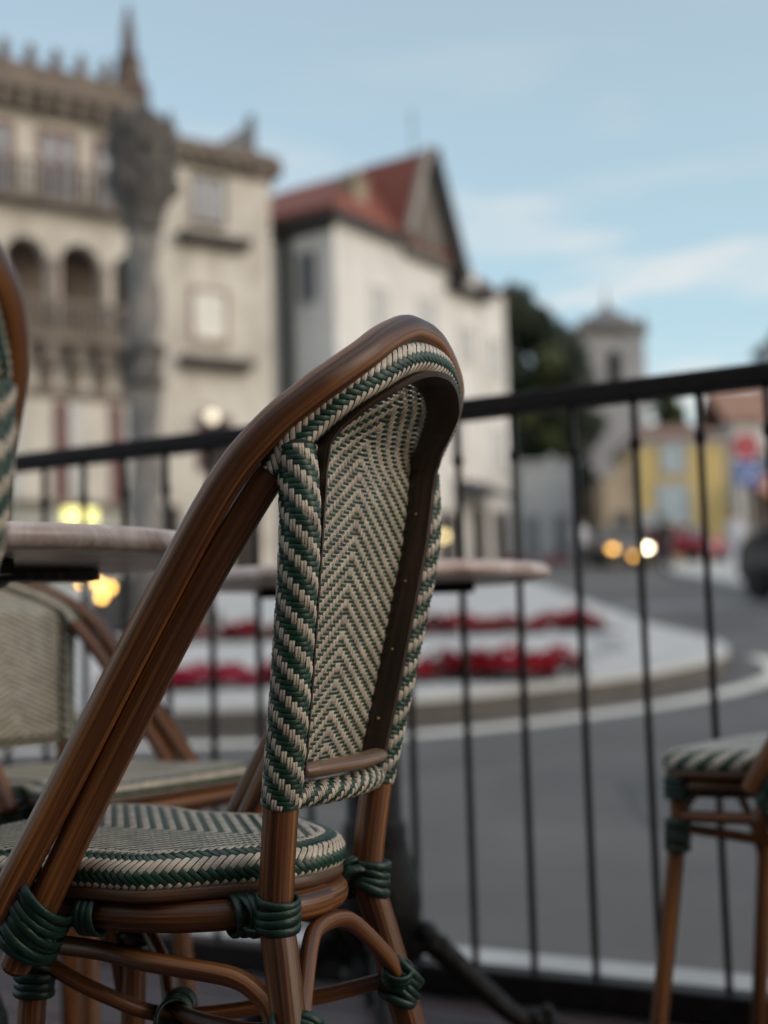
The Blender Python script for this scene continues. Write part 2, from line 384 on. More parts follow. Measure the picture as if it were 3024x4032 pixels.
    dn=np.gradient(pin,pl); dz=np.gradient(pz,pl)
    def ES(u,v):
        u=np.mod(u,LL[-1]); bx=np.interp(u,LL,olc[:,0]); by=np.interp(u,LL,olc[:,1]); nx=np.interp(u,LL,Nc[:,0]); ny=np.interp(u,LL,Nc[:,1])
        vi=np.interp(v,pl,pin); z=np.interp(v,pl,pz); a=np.interp(v,pl,dn); c=np.interp(v,pl,dz)
        # profile normal (outward,up) = (-dz, -dn) rotated
        no=-c; nz=-a*-1*-1
        no=-c; nz=-a
        l=np.hypot(no,nz); no/=l; nz/=l; nz=np.abs(nz)
        return np.stack([bx-nx*vi,by-ny*vi,z],1), np.stack([nx*no,ny*no,nz],1)
    from mathutils.geometry import intersect_point_line
    def din(x,y):  # distance inside the outline (positive inside)
        sh=x.shape; P=np.stack([x.ravel(),y.ravel()],1); d=np.full(len(P),9.); 
        best=np.argmin(((P[:,None,:]-ol[None,:,:])**2).sum(2),1)
        return (-((P-ol[best])*Nout[best]).sum(1)).reshape(sh)
    mb=MB()
    base=[(x-nx*.004,y-ny*.004) for (x,y),(nx,ny) in zip(ol,Nout)]
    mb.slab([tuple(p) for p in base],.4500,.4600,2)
    mb.slab([(x-nx*.018,y-ny*.018) for (x,y),(nx,ny) in zip(ol,Nout)],.4604,.4752,3)
    weave(mb,ES,(0,LL[-1]),(0,pl[-1]),.0051,.0051,lambda I,J,u,v:((I+J)%6)<3,lambda u,v:(v>.004)&(v<pl[-1]-.0005)&(u>0)&(u<LL[-1]),ang=edge,h=.0009)
    TS=lambda u,v:(np.stack([u,v,np.full_like(u,.4772)],1),np.tile([0,0,1.],(len(u),1)))
    weave(mb,TS,(-.17,.17),(-.04,.38),.0046,.0036,lambda I,J,u,v:((np.where(u<0,I,-1-I)+J)%4)<2,lambda u,v:din(u,v)>.024,h=.0005,pair=True,wc=1.0,wg=.94)
    mb.build('seat',[CREAM,GREEN,UNDER,SEATB],root,fixn=False)
    mb=MB(); ring=[(x-nx*.006,y-ny*.006,.4470) for (x,y),(nx,ny) in zip(ol,Nout)]; mb.tube(ring,.0062,10,closed=True,sq=.62,up=(0,0,1)); mb.build('seat_trim',W_STRIP,root)
    rl=catmull(loop(RAILO),8,True); mb=MB(); mb.tube([(x,y,.4275) for x,y in rl],.0130,16,closed=True,up=(0,0,1)); mb.build('seat_rail',W_DARK,root)
    # braces and stretchers
    mb=MB(); mb.tube(catmull([(-.090,-.028,.340),(-.072,-.020,.367),(-.038,-.008,.400),(-.016,-.004,.4085),(.016,-.004,.4085),(.038,-.008,.400),(.072,-.020,.367),(.090,-.028,.340)],6),.0072,12); mb.build('rear_brace',W_DARK,root)
    mb=MB(); mb.tube(catmull([(-fl[1][0],fl[1][1]+.012,.30),(-fl[1][0]*.8,fl[1][1]+.014,.36),(-fl[1][0]*.4,fl[1][1]+.016,.406),(fl[1][0]*.4,fl[1][1]+.016,.406),(fl[1][0]*.8,fl[1][1]+.014,.36),(fl[1][0],fl[1][1]+.012,.30)],6),.0066,12); mb.build('front_brace',W_DARK,root)
    for sx in (-1,1):
        mb=MB(); mb.tube(catmull([(sx*.095,-.010,.335),(sx*.094,-.004,.362),(sx*.095,.008,.376),(sx*.098,.028,.386),(sx*.101,.072,.390),(sx*.100,.11,.392),(sx*(.5*.100+.5*fl[1][0]),.16,.392),(sx*fl[1][0],fl[1][1]-.01,.39)],6),.0079,12); mb.build('side_brace',W_DARK,root)
        mb=MB(); s_=.003*sx; mb.tube(catmull([(sx*fl[1][0],fl[1][1]-.008,.378+s_),(sx*.045,.195,.348+s_),(0,.150,.322+s_),(-sx*.055,.055,.330+s_),(-sx*.094,-.016,.345+s_)],6),.0068,12); mb.build('stretcher',W_DARK,root)
        # bindings
        mb=MB(); coil(mb,(sx*.0792,-.003,.432),(sx*.12,-.1,1),.0168,.0043,4,.0078,.12); coil(mb,(sx*.074,.030,.4275),(sx*.62,.78,0),.0155,.0040,4,.0072,.55); coil(mb,(sx*.072,.012,.430),(sx*.5,.5,.9),.021,.0040,2,.008,.3)
        mb.build('binding',BIND,root)
        mb=MB(); coil(mb,(sx*.0945,-.0225,.338),(sx*.17,-.21,1),.0170,.0042,5,.0076,.35); coil(mb,(sx*.0855,-.0245,.347),(sx*.6,.3,-.8),.0125,.0038,4,.0062,.3); mb.build('binding',BIND,root)
        mb=MB(); coil(mb,(sx*.136,.185,.428),(sx*.03,.52,-.85),.0285,.0042,7,.0082,.25,.86,up=(1,0,0)); coil(mb,(sx*.112,.150,.4275),(0,1,0),.0155,.004,3,.0075,.4); mb.build('binding',BIND,root)
        mb=MB(); coil(mb,(sx*fl[1][0],fl[1][1]-.002,.365),(sx*.03,.05,-1),.0160,.0042,6,.0078,.2); mb.build('binding',BIND,root); mb=MB(); coil(mb,(sx*fl[0][0],fl[0][1],.425),(sx*.05,.05,-1),.0170,.0042,4,.0078,.3); mb.build('binding',BIND,root)
    mb=MB(); coil(mb,(0,.150,.322),(1,.45,0),.0135,.004,6,.0075,.5); mb.build('binding',BIND,root)
    return root

A=math.radians(25.977)
def place(o,x,y,face):   # face = direction the sitter looks, as an angle from world +x
    o.location=(x,y,0); o.rotation_euler=(0,0,face-PI/2)
chair=make_chair()
place(chair,-.05934,1.09692,PI-A)
tag(chair,'large sharp green and cream rattan bistro chair in the middle, seen from behind','chair','rattan bistro chairs on the terrace')
c2=copy_tree(chair); place(c2,-.3375,.668,math.atan2(.77,-.64)); tag(c2,'rattan chair cut off by the left edge, only the curved side of its back showing','chair','rattan bistro chairs on the terrace')
c3=copy_tree(chair); place(c3,-.548,1.94,math.radians(-38))
for ch in c3.children_recursive:      # this one is a lower-backed chair
    ch.data=ch.data.copy(); n=len(ch.data.vertices); co=np.empty(n*3); ch.data.vertices.foreach_get('co',co); co=co.reshape(-1,3)
    z=co[:,2]; co[:,2]=np.where(z>.44,.44+(z-.44)*.71,z); co[:,0]*=1.08; ch.data.vertices.foreach_set('co',co.ravel()); ch.data.update(); tag(c3,'blurred low-backed rattan chair behind the near marble table, its pale back facing us','chair','rattan bistro chairs on the terrace')
c4=make_chair(.0,((.140,.318,.43),(.142,.322,.352),(.168,.368,0.))); place(c4,.715,1.665,math.radians(140)); tag(c4,'rattan chair at the lower right edge with only seat corner and legs in view','chair','rattan bistro chairs on the terrace')

# ------------------------------------------------------------------ tables
def make_table():
    root=empty('bistro_table')
    mb=MB(); R=.292
    prof=[(R-.03,.733),(R-.008,.733),(R-.002,.736),(R,.7435),(R-.002,.752),(R-.009,.757),(R-.02,.7585),(.001,.7585)]
    mb.lathe(prof,64,capb=True,capt=False); mb.build('table_top',MARBLE,root)
    mb=MB(); mb.box((0,0,.7245),(.34,.05,.015)); mb.box((0,0,.7245),(.05,.34,.0152)); mb.lathe([(.05,.70),(.075,.716),(.075,.7165)],20); mb.build('top_bracket',IRON,root)
    mb=MB(); mb.lathe([(.055,.10),(.060,.12),(.048,.135),(.05,.16),(.066,.19),(.072,.225),(.070,.26),(.056,.30),(.050,.33),(.052,.345),(.044,.36),(.043,.66),(.052,.675),(.05,.70)],24); mb.build('pedestal',IRON,root)
    for k in range(4):
        a=k*PI/2+.05; c,s=math.cos(a),math.sin(a)
        mb=MB(); pr=catmull([(.04,.15),(.075,.165),(.115,.135),(.165,.085),(.215,.040),(.255,.024)],5)
        mb.tube([(r*c,r*s,z) for r,z in pr],list(np.interp(np.arange(len(pr)),[0,6,len(pr)-1],[.024,.021,.014])),10,sq=.8)
        for r,z,q in ((.075,.175,.022),(.10,.16,.014),(.245,.036,.017),(.268,.026,.019),(.285,.019,.013),(.262,.047,.012)): mb.sphere((r*c,r*s,z),q)
        mb.box((.265*c,.265*s,.006),(.05,.03,.012),rz=a)
        mb.build('foot',IRON,root)
    return root
t1=make_table(); t1.location=(-.03,2.08,0); t1.scale=(1,1,.983); tag(t1,'round marble table on black cast iron pedestal, the far one behind the sharp chair','table','marble bistro tables')
t2=copy_tree(t1); t2.location=(-.475,1.375,0); t2.scale=(1,1,.993); t2.rotation_euler=(0,0,.6); tag(t2,'round pink marble table at the left, the near one with its thick edge lit','table','marble bistro tables')

# ------------------------------------------------------------------ terrace, railing
RD=Vector((-.879,.477,0)).normalized(); RN=Vector((-RD.y,RD.x,0))   # along the rail; RN points back to the terrace side (-) / street (+)
if RN.y<0: RN=-RN
RANG=math.atan2(RD.y,RD.x)
R0=Vector((0,2.44,0))
def rp(s,o=0,z=0): return R0+RD*s+RN*o+Vector((0,0,z))
def railing():
    root=empty('terrace_railing',(0,0,0))
    s0,s1=-2.6,3.6
    def bar(name,w,h,z,a=s0,b=s1):
        mb=MB(); c=rp((a+b)/2,0,z); mb.box(c,(b-a,w,h),rz=RANG); o=mb.build(name,RAILM,root)
        bv=o.modifiers.new('soft','BEVEL'); bv.width=.006; bv.segments=3
    bar('top_rail',.05,.037,1.0465); bar('base_rail',.055,.052,.026)
    x=.139+.0985*4; s=-x/.879*1.0
    s=-(.139+.0985*4)/.879-.1121*18
    while s<s1:
        if s>-2.55 and abs(s+.765)>.03:
            mb=MB(); p0,p1=rp(s,0,.05),rp(s,0,1.028); mb.box((p0+p1)/2,(.0098,.0098,.978),rz=RANG); q=rp(s,0,.955); mb.lathe([(.005,-.014),(.009,-.008),(.0105,0),(.009,.008),(.005,.014)],10,q); mb.build('baluster',RAILM,root)
        s+=.1121
    for s in (-2.58,-.765,1.62,3.58):
        mb=MB(); mb.box(rp(s,0,.53),(.04,.04,1.06),rz=RANG); mb.sphere(rp(s,0,1.085),.028); mb.build('post',RAILM,root)
    return root
tag(railing(),'dark brown metal railing with thin upright bars between the terrace and the street','railing')
def planks():
    m,nt,b=newmat('deck_wood'); N=nt.nodes; L=nt.links
    tc=N.new('ShaderNodeTexCoord'); mp=N.new('ShaderNodeMapping'); mp.inputs['Rotation'].default_value=(0,0,-RANG); mp.inputs['Scale'].default_value=(3,26,1)
    L.new(tc.outputs['Object'],mp.inputs['Vector']); no=N.new('ShaderNodeTexNoise'); no.inputs['Scale'].default_value=1.6; no.inputs['Detail'].default_value=6; L.new(mp.outputs[0],no.inputs['Vector'])
    cr=N.new('ShaderNodeValToRGB'); cr.color_ramp.elements[0].color=(.022,.015,.017,1); cr.color_ramp.elements[1].color=(.080,.056,.059,1); cr.color_ramp.elements[0].position=.3; cr.color_ramp.elements[1].position=.7
    L.new(no.outputs['Fac'],cr.inputs['Fac']); L.new(cr.outputs[0],b.inputs['Base Color']); b.inputs['Roughness'].default_value=.5
    bp=N.new('ShaderNodeBump'); bp.inputs['Strength'].default_value=.2; bp.inputs['Distance'].default_value=.004; L.new(no.outputs['Fac'],bp.inputs['Height']); L.new(bp.outputs[0],b.inputs['Normal'])
    mb=MB()
    o=-.05-.06
    for k in range(46):
        mb.box(rp(.1,-.10-k*.118,-.0125)+Vector((random.uniform(-.0,.0),0,0)),(8.6,.112,.025),rz=RANG)
    mb.box(rp(.1,-2.75,-.05),(8.8,5.5,.045),mat=1,rz=RANG)
    return mb.build('terrace_floor',[m,mat('deck_joist',(.02,.016,.015),.9)])
tag(planks(),kind='structure')
STONE=mat('pale_stone',(.40,.41,.41),.7,.18,3.,bump=.3,bscale=40)
mb=MB(); mb.box(rp(.1,.15,-.045),(9.0,.33,.09),rz=RANG); tag(mb.build('terrace_kerb',STONE),kind='structure')

def gh(y):
    t=max(0,min(y-8,80)); return -.15+.075*t-(.3*math.exp(-abs(y-8)/1.0)*0)
def gh_s(y):   # softened bend
    return -.15+.075*(math.sqrt(max(0,(y-8))**2) if y<88 else 80)
gh=lambda y: -.15+.075*max(0,min(y-8,84))
def strip_mesh(mb,xa,xb,ys,dz,mat_=0):
    V=[];F=[]
    for y in ys: V+= [(xa(y) if callable(xa) else xa,y,gh(y)+dz),(xb(y) if callable(xb) else xb,y,gh(y)+dz)]
    for i in range(len(ys)-1): F.append((2*i,2*i+1,2*i+3,2*i+2))
    mb.add(V,F,None,mat_)
ASPH=mat('asphalt',(.090,.087,.084),.7,.30,.55,bump=.35,bscale=140,detail=8)
YS=[-40,-10,0,4,8,8.01]+list(np.linspace(9,100,50))+[140,400]
mb=MB(); strip_mesh(mb,-300,300,YS,0); tag(mb.build('street',ASPH),kind='structure')
# tyre-worn lighter band and far crossing, thin sheets on the asphalt
PATCH=mat('tar_patch',(.062,.060,.060),.65,.3,2.,bump=.3,bscale=90)
for pts in ([(1.0,5.2),(2.1,5.0),(2.3,6.4),(1.15,6.7)],[(2.9,8.3),(4.3,8.6),(4.1,9.6),(2.8,9.3)],[(4.2,17),(5.0,17),(5.6,23),(4.7,23)],[(-.9,6.3),(-.1,6.2),(0.1,7.2),(-.8,7.5)]):
    mb=MB(); mb.add([(x,y,gh(y)+.004) for x,y in pts],[tuple(range(len(pts)))]); tag(mb.build('road_patch',PATCH),kind='structure')
PAVE=mat('pale_paving',(.46,.46,.45),.75,.12,2.2,bump=.3,bscale=30)
PAVE2=mat('grey_paving',(.30,.30,.30),.8,.15,2.,bump=.3,bscale=30)
KERB=mat('dark_kerb_stone',(.085,.075,.068),.8,.25,4.,bump=.4,bscale=20)
WHITE=mat('road_white',(.62,.60,.55),.7,.15,3.)
ISL=[(-16,9.9),(-6,9.45),(-1.2,9.38),(.12,9.55),(1.2,10.12),(2.15,10.85),(2.9,11.75),(3.3,12.7),(3.38,14.0),(3.25,16),(3.3,20),(3.36,24),(3.42,29),(3.4,36),(-16,36)]
def offset(poly,d):
    n=len(poly);out=[]
    for i in range(n):
        a=Vector(poly[i-1]);b=Vector(poly[i]);c=Vector(poly[(i+1)%n])
        t=((b-a).normalized()+(c-b).normalized()); t.normalize(); nn=Vector((t.y,-t.x)); out.append(tuple(b+nn*d))
    return out
isl=[tuple(p) for p in catmull(ISL[:-1],5)]+[ISL[-1]]
def ring(mb,pa,pb,za,zb,n_open=None):
    n=len(pa); V=[(x,y,gh(y)+za) for x,y in pa]+[(x,y,gh(y)+zb) for x,y in pb]
    mb.add(V,[(i,i+1,n+i+1,n+i) for i in range(n-2)])
mb=MB(); ring(mb,isl,isl,-.02,.16); ring(mb,isl,offset(isl,-.0),.16,.16); tag(mb.build('island_kerb',KERB),kind='structure')
inn=offset(isl,-.30)
mb=MB(); ring(mb,offset(isl,.012),offset(isl,.012),.16,.205); ring(mb,offset(isl,.012),inn,.205,.205); tag(mb.build('island_kerb_top',PAVE),kind='structure')
mb=MB()
ylist=sorted(set([round(p[1],3) for p in inn]+list(np.linspace(9.8,35.6,40))))
def xr(y):
    c=[(p,q) for p,q in zip(inn[:-2],inn[1:-1]) if (p[1]-y)*(q[1]-y)<=0 and p[1]!=q[1] and max(p[0],q[0])>-1.15]
    xs=[p[0]+(q[0]-p[0])*(y-p[1])/(q[1]-p[1]) for p,q in c]
    return max(xs) if xs else -1.2
ylist=[y for y in ylist if 9.68<y<35.7]
strip_mesh(mb,-16,xr,ylist,.207); tag(mb.build('island_paving',PAVE),kind='structure')
# dark inlay band of the paving and the white line round the island
mb=MB(); a=offset(isl,-.95); b=offset(isl,-1.2); 
sel=[i for i,p in enumerate(isl) if p[0]>1.6 and p[1]<19]; ring(mb,[a[i] for i in sel]+[a[sel[-1]]],[b[i] for i in sel]+[b[sel[-1]]],.211,.211); tag(mb.build('paving_band',PAVE2),kind='structure')
mb=MB(); a=offset(isl,.36); b=offset(isl,.57); sel=[i for i,p in enumerate(isl) if p[0]>-5.8 and p[1]<14.0]
ring(mb,[a[i] for i in sel]+[a[sel[-1]]],[b[i] for i in sel]+[b[sel[-1]]],.005,.005); tag(mb.build('road_marking',WHITE),kind='structure')
# right pavement, and pavement before the houses
mb=MB()
pav=[(7.6,27),(9.6,24.5),(30,20),(30,60),(12,50),(9.2,44),(7.9,35)]
mb.slab(pav,lambda x,y:gh(y)-.05,lambda x,y:gh(y)+.13); tag(mb.build('pavement',PAVE),kind='structure')
mb=MB(); strip_mesh(mb,4.6,9.6,[48.5,49.2,50.4],.006); strip_mesh(mb,3.6,7.4,[33,33.6,34.4],.006); strip_mesh(mb,3.9,6.6,[22,22.8,23.4],.006); tag(mb.build('worn_road_strip',mat('worn_asphalt',(.19,.195,.2),.75,.2,2.)),kind='structure')

# ------------------------------------------------------------------ flowers
RED=mat('red_petal',(.25,.004,.013),.7,.5,9.,spec=.15); PINK=mat('pink_petal',(.32,.010,.04),.7,.4,9.,spec=.15); FLEAF=mat('bronze_leaf',(.045,.022,.018),.6,.5,9.)
def flower(seed,pet,h):
    r=random.Random(seed); root=empty('flowering_plant')
    def blob(mb,n,rad,zc,sz,squash):
        for _ in range(n):
            th=r.uniform(0,2*PI); ph=r.uniform(0,1); rr=rad*ph**.5; c=Vector((rr*math.cos(th),rr*math.sin(th),zc+ (h*.45)*(1-(rr/rad)**2)*r.uniform(.3,1)*squash))
            u=Vector((r.gauss(0,1),r.gauss(0,1),r.gauss(0,.5))).normalized(); w=u.orthogonal().normalized(); s=sz*r.uniform(.7,1.3)
            mb.add([c-u*s,c+w*s*.7,c+u*s,c-w*s*.7],[(0,1,2,3)])
    m1=MB(); blob(m1,90,h*.75,.02,.035,1.2); m1.build('leaves',FLEAF,root,False)
    m2=MB(); blob(m2,150,h*.75,h*.34,.034,1.2); m2.build('blossoms',pet,root,False)
    return root
protos={}
def bed(y0,x0,x1,step,h,pet,label,group):
    k=0; x=x0
    while x<x1:
        key=(pet.name,k%4,h)
        if key not in protos: o=flower(k%4+int(h*1000),pet,h); protos[key]=o
        else: o=copy_tree(protos[key])
        y=y0+random.uniform(-.12,.12); o.location=(x,y,gh(y)+.2); o.rotation_euler=(0,0,random.uniform(0,6)); s=random.uniform(.6,1.25); o.scale=(s,s,s)
        tag(o,label,'flower',group); x+=step*random.uniform(.8,1.2); k+=1
bed(10.45,-.75,1.45,.19,.29,RED,'bushy red flowering plant in the front row, along the near kerb of the paved island','front row of red flowers')
bed(10.45,-2.2,-.85,.2,.28,PINK,'pinkish red flowering plant in the left part of the front row by the near kerb','front row of pink flowers')
bed(15.2,-2.6,2.55,.25,.27,RED,'low red flowering plant in the back row, across the middle of the paved island','back row of red flowers')
bed(43.6,4.1,4.9,.3,.42,RED,'red flower clump at the foot of the white houses beyond the island','flowers before the white houses')
bed(45.4,5.6,6.5,.34,.40,PINK,'dull red flower clump in front of the pale low wall across the road','flowers before the pale wall')
mb=MB(); mb.b2(-2.9,2.7,15.02,15.1,gh(15)+.19,gh(15)+.235); tag(mb.build('bed_edging',KERB),kind='structure')

# ------------------------------------------------------------------ buildings
CREAMW=mat('cream_render',(.37,.335,.295),.85,.14,1.1,bump=.2,bscale=8,col2=(.62,.585,.53),stretch=(1,1,.4))
STONEW=mat('weathered_stone',(.155,.128,.108),.9,.3,1.2,bump=.4,bscale=10)
STONED=mat('dark_granite',(.088,.080,.075),.9,.4,2.5,bump=.6,bscale=14,detail=8)
WHITEW=mat('white_render',(.54,.525,.51),.85,.08,.9,col2=(.73,.72,.71),stretch=(1,1,.35),bump=.15,bscale=7)
PALEW=mat('pale_grey_render',(.40,.41,.42),.85,.12,.6,bump=.15,bscale=7)
YELW=mat('yellow_render',(.52,.39,.16),.85,.1,.5,bump=.15,bscale=7)
OCHW=mat('faded_ochre_render',(.42,.33,.24),.85,.15,.5,bump=.15,bscale=7)
TILE=mat('red_roof_tile',(.20,.055,.036),.8,.3,5.,bump=.6,bscale=22,stretch=(1,1,2.5))
TILEB=mat('brown_roof_tile',(.20,.12,.09),.85,.3,3.,bump=.5,bscale=18)
EAVE=mat('dark_eave_wood',(.03,.028,.027),.7,.3,4.)
GLASS=mat('window_glass',(.15,.18,.21),.3,.3,.8,spec=.9)
SKYGL=mat('blue_grey_glass',(.20,.24,.29),.3,.3,1.2); BRNF=mat('brown_frame',(.12,.085,.075),.7,.2,5.); ROSEF=mat('rose_frame',(.30,.22,.19),.8,.2,4.)
CURT=mat('curtained_glass',(.55,.55,.52),.35,.2,2.)
SHUT=mat('pale_blue_shutter',(.34,.42,.46),.6,.1,3.)
DKRED=mat('dark_red_wood',(.10,.032,.032),.6,.3,4.)
DKIN=mat('dark_interior',(.03,.022,.02),.9,.4,2.)
FRAMEW=mat('white_frame',(.62,.62,.60),.5,.1,8.)
SLATE=mat('slate',(.10,.115,.13),.6,.25,4.)
def frame_at(name,x,y,d):
    return empty(name,(x,y,0),math.atan2(d[1],d[0]))
def window(parent,xc,z0,z1,w,yo,pane=GLASS,frame=STONEW,mull=1,fr=.14,bars=1,proud=.10,bm=None,bw=.04):
    """local: facade plane at y=yo, outside is -y"""
    m=MB(); a,b=xc-w/2,xc+w/2
    m.b2(a-fr,a,yo-proud,yo+.02,z0-fr,z1+fr); m.b2(b,b+fr,yo-proud,yo+.02,z0-fr,z1+fr); m.b2(a,b,yo-proud,yo+.02,z1,z1+fr); m.b2(a,b,yo-proud-.06,yo+.02,z0-fr,z0)
    f=m.build('window',frame,parent)
    m=MB(); m.b2(a,b,yo-.035,yo+.015,z0,z1); m.build('pane',pane,f)
    m=MB(); 
    for k in range(1,mull+1): xx=a+(b-a)*k/(mull+1); m.b2(xx-bw,xx+bw,yo-.07,yo-.03,z0,z1)
    for k in range(1,bars+1): zz=z0+(z1-z0)*k/(bars+1); m.b2(a,b,yo-.066,yo-.032,zz-.03,zz+.03)
    m.build('glazing_bar',bm or FRAMEW if pane is not DKIN else EAVE,f)
    return f
def arch_pts(xc,zs,w,n=10): return [(xc+w*math.cos(t),zs+w*math.sin(t)) for t in np.linspace(0,PI,n)]

# --- the palace on the left
pal=frame_at('palace',-9,40,(.829,.559)); tag(pal,'cream stone palace on the left with battlements, arcaded balcony and rounded far corner','palace')
m=MB(); X0,X1,X2=-7.,1.45,6.15
# arcade storey of the left part is a wall with round openings
for xc in (-5.6,-3.85,-2.1,-.35):
    a,b=xc-.875,xc+.875
    m.b2(a,xc-.66,0,.45,9.9,12.45); m.b2(xc+.66,b,0,.45,9.9,12.45)
    m.prism([(a,12.45),(a,14.0),(b,14.0),(b,12.45)]+[(xc+.66,12.45)]+arch_pts(xc,12.45,.66)[1:-1]+[(xc-.66,12.45)],0,.45)
xc=1.25; m.b2(.525,xc-.5,0,.45,9.9,12.45); m.prism([(.525,12.45),(.525,14.0),(1.75,14.0),(1.75,12.45)]+arch_pts(xc,12.45,.5),0,.45)
m.b2(X0,1.75,0,3.2,1.2,9.9); m.b2(X0,1.75,0,3.2,14.0,17.0); m.b2(X0,1.75,2.,3.2,9.9,14.0)
m.b2(1.75,X2,.06,3.2,1.2,16.3)
m.lathe([(.62,1.2),(.62,16.3)],20,(X2,.68,0))
m.build('wall',CREAMW,pal)
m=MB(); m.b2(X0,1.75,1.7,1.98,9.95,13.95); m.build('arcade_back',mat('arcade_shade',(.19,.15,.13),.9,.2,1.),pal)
for xc in (-3.85,-2.1,-.35,1.25):
    m=MB(); m.b2(xc-.42,xc+.05,1.6,1.69,10,12.6); m.build('arcade_door',DKRED,pal)
    for sx in (-.76,):
        m=MB(); m.lathe([(.16,9.9),(.16,10.1),(.11,10.15),(.105,12.1),(.17,12.2),(.19,12.45)],12,(xc+sx-.11,-.08,0)); m.build('arcade_column',mat('rose_stone',(.30,.24,.215),.8,.2,3.) if xc==-3.85 else bpy.data.materials['rose_stone'],pal)
m=MB(); m.b2(X0,1.6,-.75,.0,9.72,9.9); m.b2(X0,1.6,-.78,-.62,10.9,11.04)
m.b2(X0,1.6,-.73,-.68,9.9,10.04); m.build('loggia_balcony',STONEW,pal)
for i in range(34):
    x=-5.6+i*.21
    if x<1.55: m=MB(); m.lathe([(.06,9.9),(.075,10.2),(.04,10.5),(.07,10.9)],8,(x,-.7,0)); m.build('baluster',STONEW,pal)
for k,x in enumerate(np.arange(-5.,1.6,.875)):
    m=MB(); m.prism([(x-.22,8.4),(x-.22,9.72),(x+.22,9.72),(x+.22,8.4)],-.12,.0); m.prism([(x-.22,9.0),(x-.22,9.72),(x+.22,9.72),(x+.22,9.0)],-.62,-.12); m.build('corbel',STONEW,pal)
m=MB(); m.b2(X0,1.75,-.14,-.003,8.12,8.38); m.build('string_course',STONEW,pal)
# cornice, brackets, parapet, merlons of the left part
m=MB(); m.b2(X0,1.6,-.55,3.2,17.0,17.05); m.b2(X0,1.6,-.6,3.2,17.55,17.95); m.b2(X0,1.6,-.2,3.2,17.05,17.55); m.build('cornice',STONEW,pal)
for x in np.arange(-6.6,1.5,.62):
    m=MB(); m.b2(x-.13,x+.13,-.52,-.203,17.05,17.55); m.build('cornice_bracket',STONEW,pal)
m=MB()
for i in range(10):   # scalloped parapet between merlons
    xa=-6.9+i*.82; xb=xa+.82; pts=[(xa,17.95),(xb,17.95),(xb,18.72)]+[(xb-.41+.34*math.cos(t),18.62-.14*math.sin(t)) for t in np.linspace(.15,PI-.15,7)]+[(xa,18.72)]
    m.prism(pts,-.35,.1)
m.build('parapet',STONEW,pal)
for i in range(11):
    xa=-6.9+i*.82
    if xa<1.3: m=MB(); m.b2(xa-.11,xa+.11,-.37,.12,18.70,19.02); m.lathe([(.09,19.02),(.13,19.1),(.10,19.2),(.02,19.25)],8,(xa,-.12,0)); m.build('merlon',STONEW,pal)
m=MB(); m.lathe([(.72,17.9),(.66,18.5),(.70,18.6),(.52,18.8),(.40,19.5),(.44,19.6),(.27,19.75),(.20,20.6),(.05,21.5)],8,(1.42,.2,0),smooth=False); m.build('pinnacle',mat('brown_pinnacle',(.10,.07,.058),.9,.3,1.5),pal)
# upper floor windows and iron balcony of the left part
for xc in (-4.9,-3.1,-1.05,.75): window(pal,xc,14.25,16.45,.92,0,bars=1,mull=1,frame=DKRED,fr=.17,bm=DKRED,bw=.10,pane=SKYGL)
m=MB(); m.b2(X0,1.45,-.7,-.003,14.02,14.2); m.b2(X0,1.45,-.7,-.64,15.22,15.32); m.build('upper_balcony',STONEW,pal)
for i in range(30):
    x=-4.9+i*.215
    if x<1.4: m=MB(); m.b2(x-.03,x+.03,-.69,-.65,14.2,15.22); m.build('balcony_bar',STONED,pal)
# ground floor
for xc in (-4.5,-2.65,-.8,1.0):
    m=MB(); m.b2(xc-.45,xc-.02,-.06,.01,4.9,8.0); m.build('door_leaf',DKRED,pal); m=MB(); m.b2(xc+.0,xc+.42,-.06,.01,4.9,8.0); m.build('door_leaf',GLASS,pal)
m=MB(); m.b2(-6.9,1.6,-.05,.012,2.2,4.75); m.build('shop_front',mat('shop_glass',(.16,.19,.20),.2,.3,1.),pal)
m=MB(); m.b2(-6.9,1.6,-.5,-.0,4.76,4.9); m.build('shop_ledge',STONEW,pal)
m=MB(); m.b2(-1.0,.05,-.12,-.052,4.28,4.72); m.build('lit_sign',emit('yellow_sign_light',(.85,.80,.28),1.5),pal)
# right part: cornice round the corner, windows, deep balcony slabs, set-back roof
m=MB(); m.b2(1.6,X2,-.45,3.2,16.72,17.1); m.b2(1.6,X2,-.12,3.2,16.3,16.72); m.lathe([(.75,16.3),(.8,16.7),(1.08,16.74),(1.1,17.1),(.3,17.25)],24,(X2,.68,0)); m.build('corner_cornice',STONEW,pal)
for x in np.arange(1.9,6.2,.55):
    m=MB(); m.b2(x-.12,x+.12,-.4,-.123,16.38,16.72); m.build('cornice_bracket',STONEW,pal)
window(pal,4.15,14.5,16.0,1.0,.06,mull=1,bars=0,frame=BRNF,fr=.11,bm=BRNF,bw=.09,pane=SKYGL); window(pal,4.12,10.5,12.1,1.15,.06,pane=CURT,mull=1,bars=1,frame=ROSEF,fr=.13); window(pal,4.2,6.2,7.8,1.0,.06,pane=DKIN,frame=DKRED,fr=.12)
for z in (13.75,9.6):
    m=MB(); m.b2(2.95,5.5,-.55,.055,z,z+.22); m.b2(3.0,5.45,-.35,.055,z-.16,z); m.build('balcony_slab',STONED,pal)
m=MB(); m.prism([(4.2,17.1),(6.3,17.1),(6.3,18.7)],.9,2.0); m.b2(6.22,6.42,.8,1.1,17.1,18.95); m.build('roof_lantern',SLATE,pal)
for xc,w in ((2.6,.7),(5.3,1.0)):
    m=MB(); m.b2(xc-w/2,xc+w/2,-.02,.09,2.0,4.9); m.build('door_leaf',DKIN,pal)
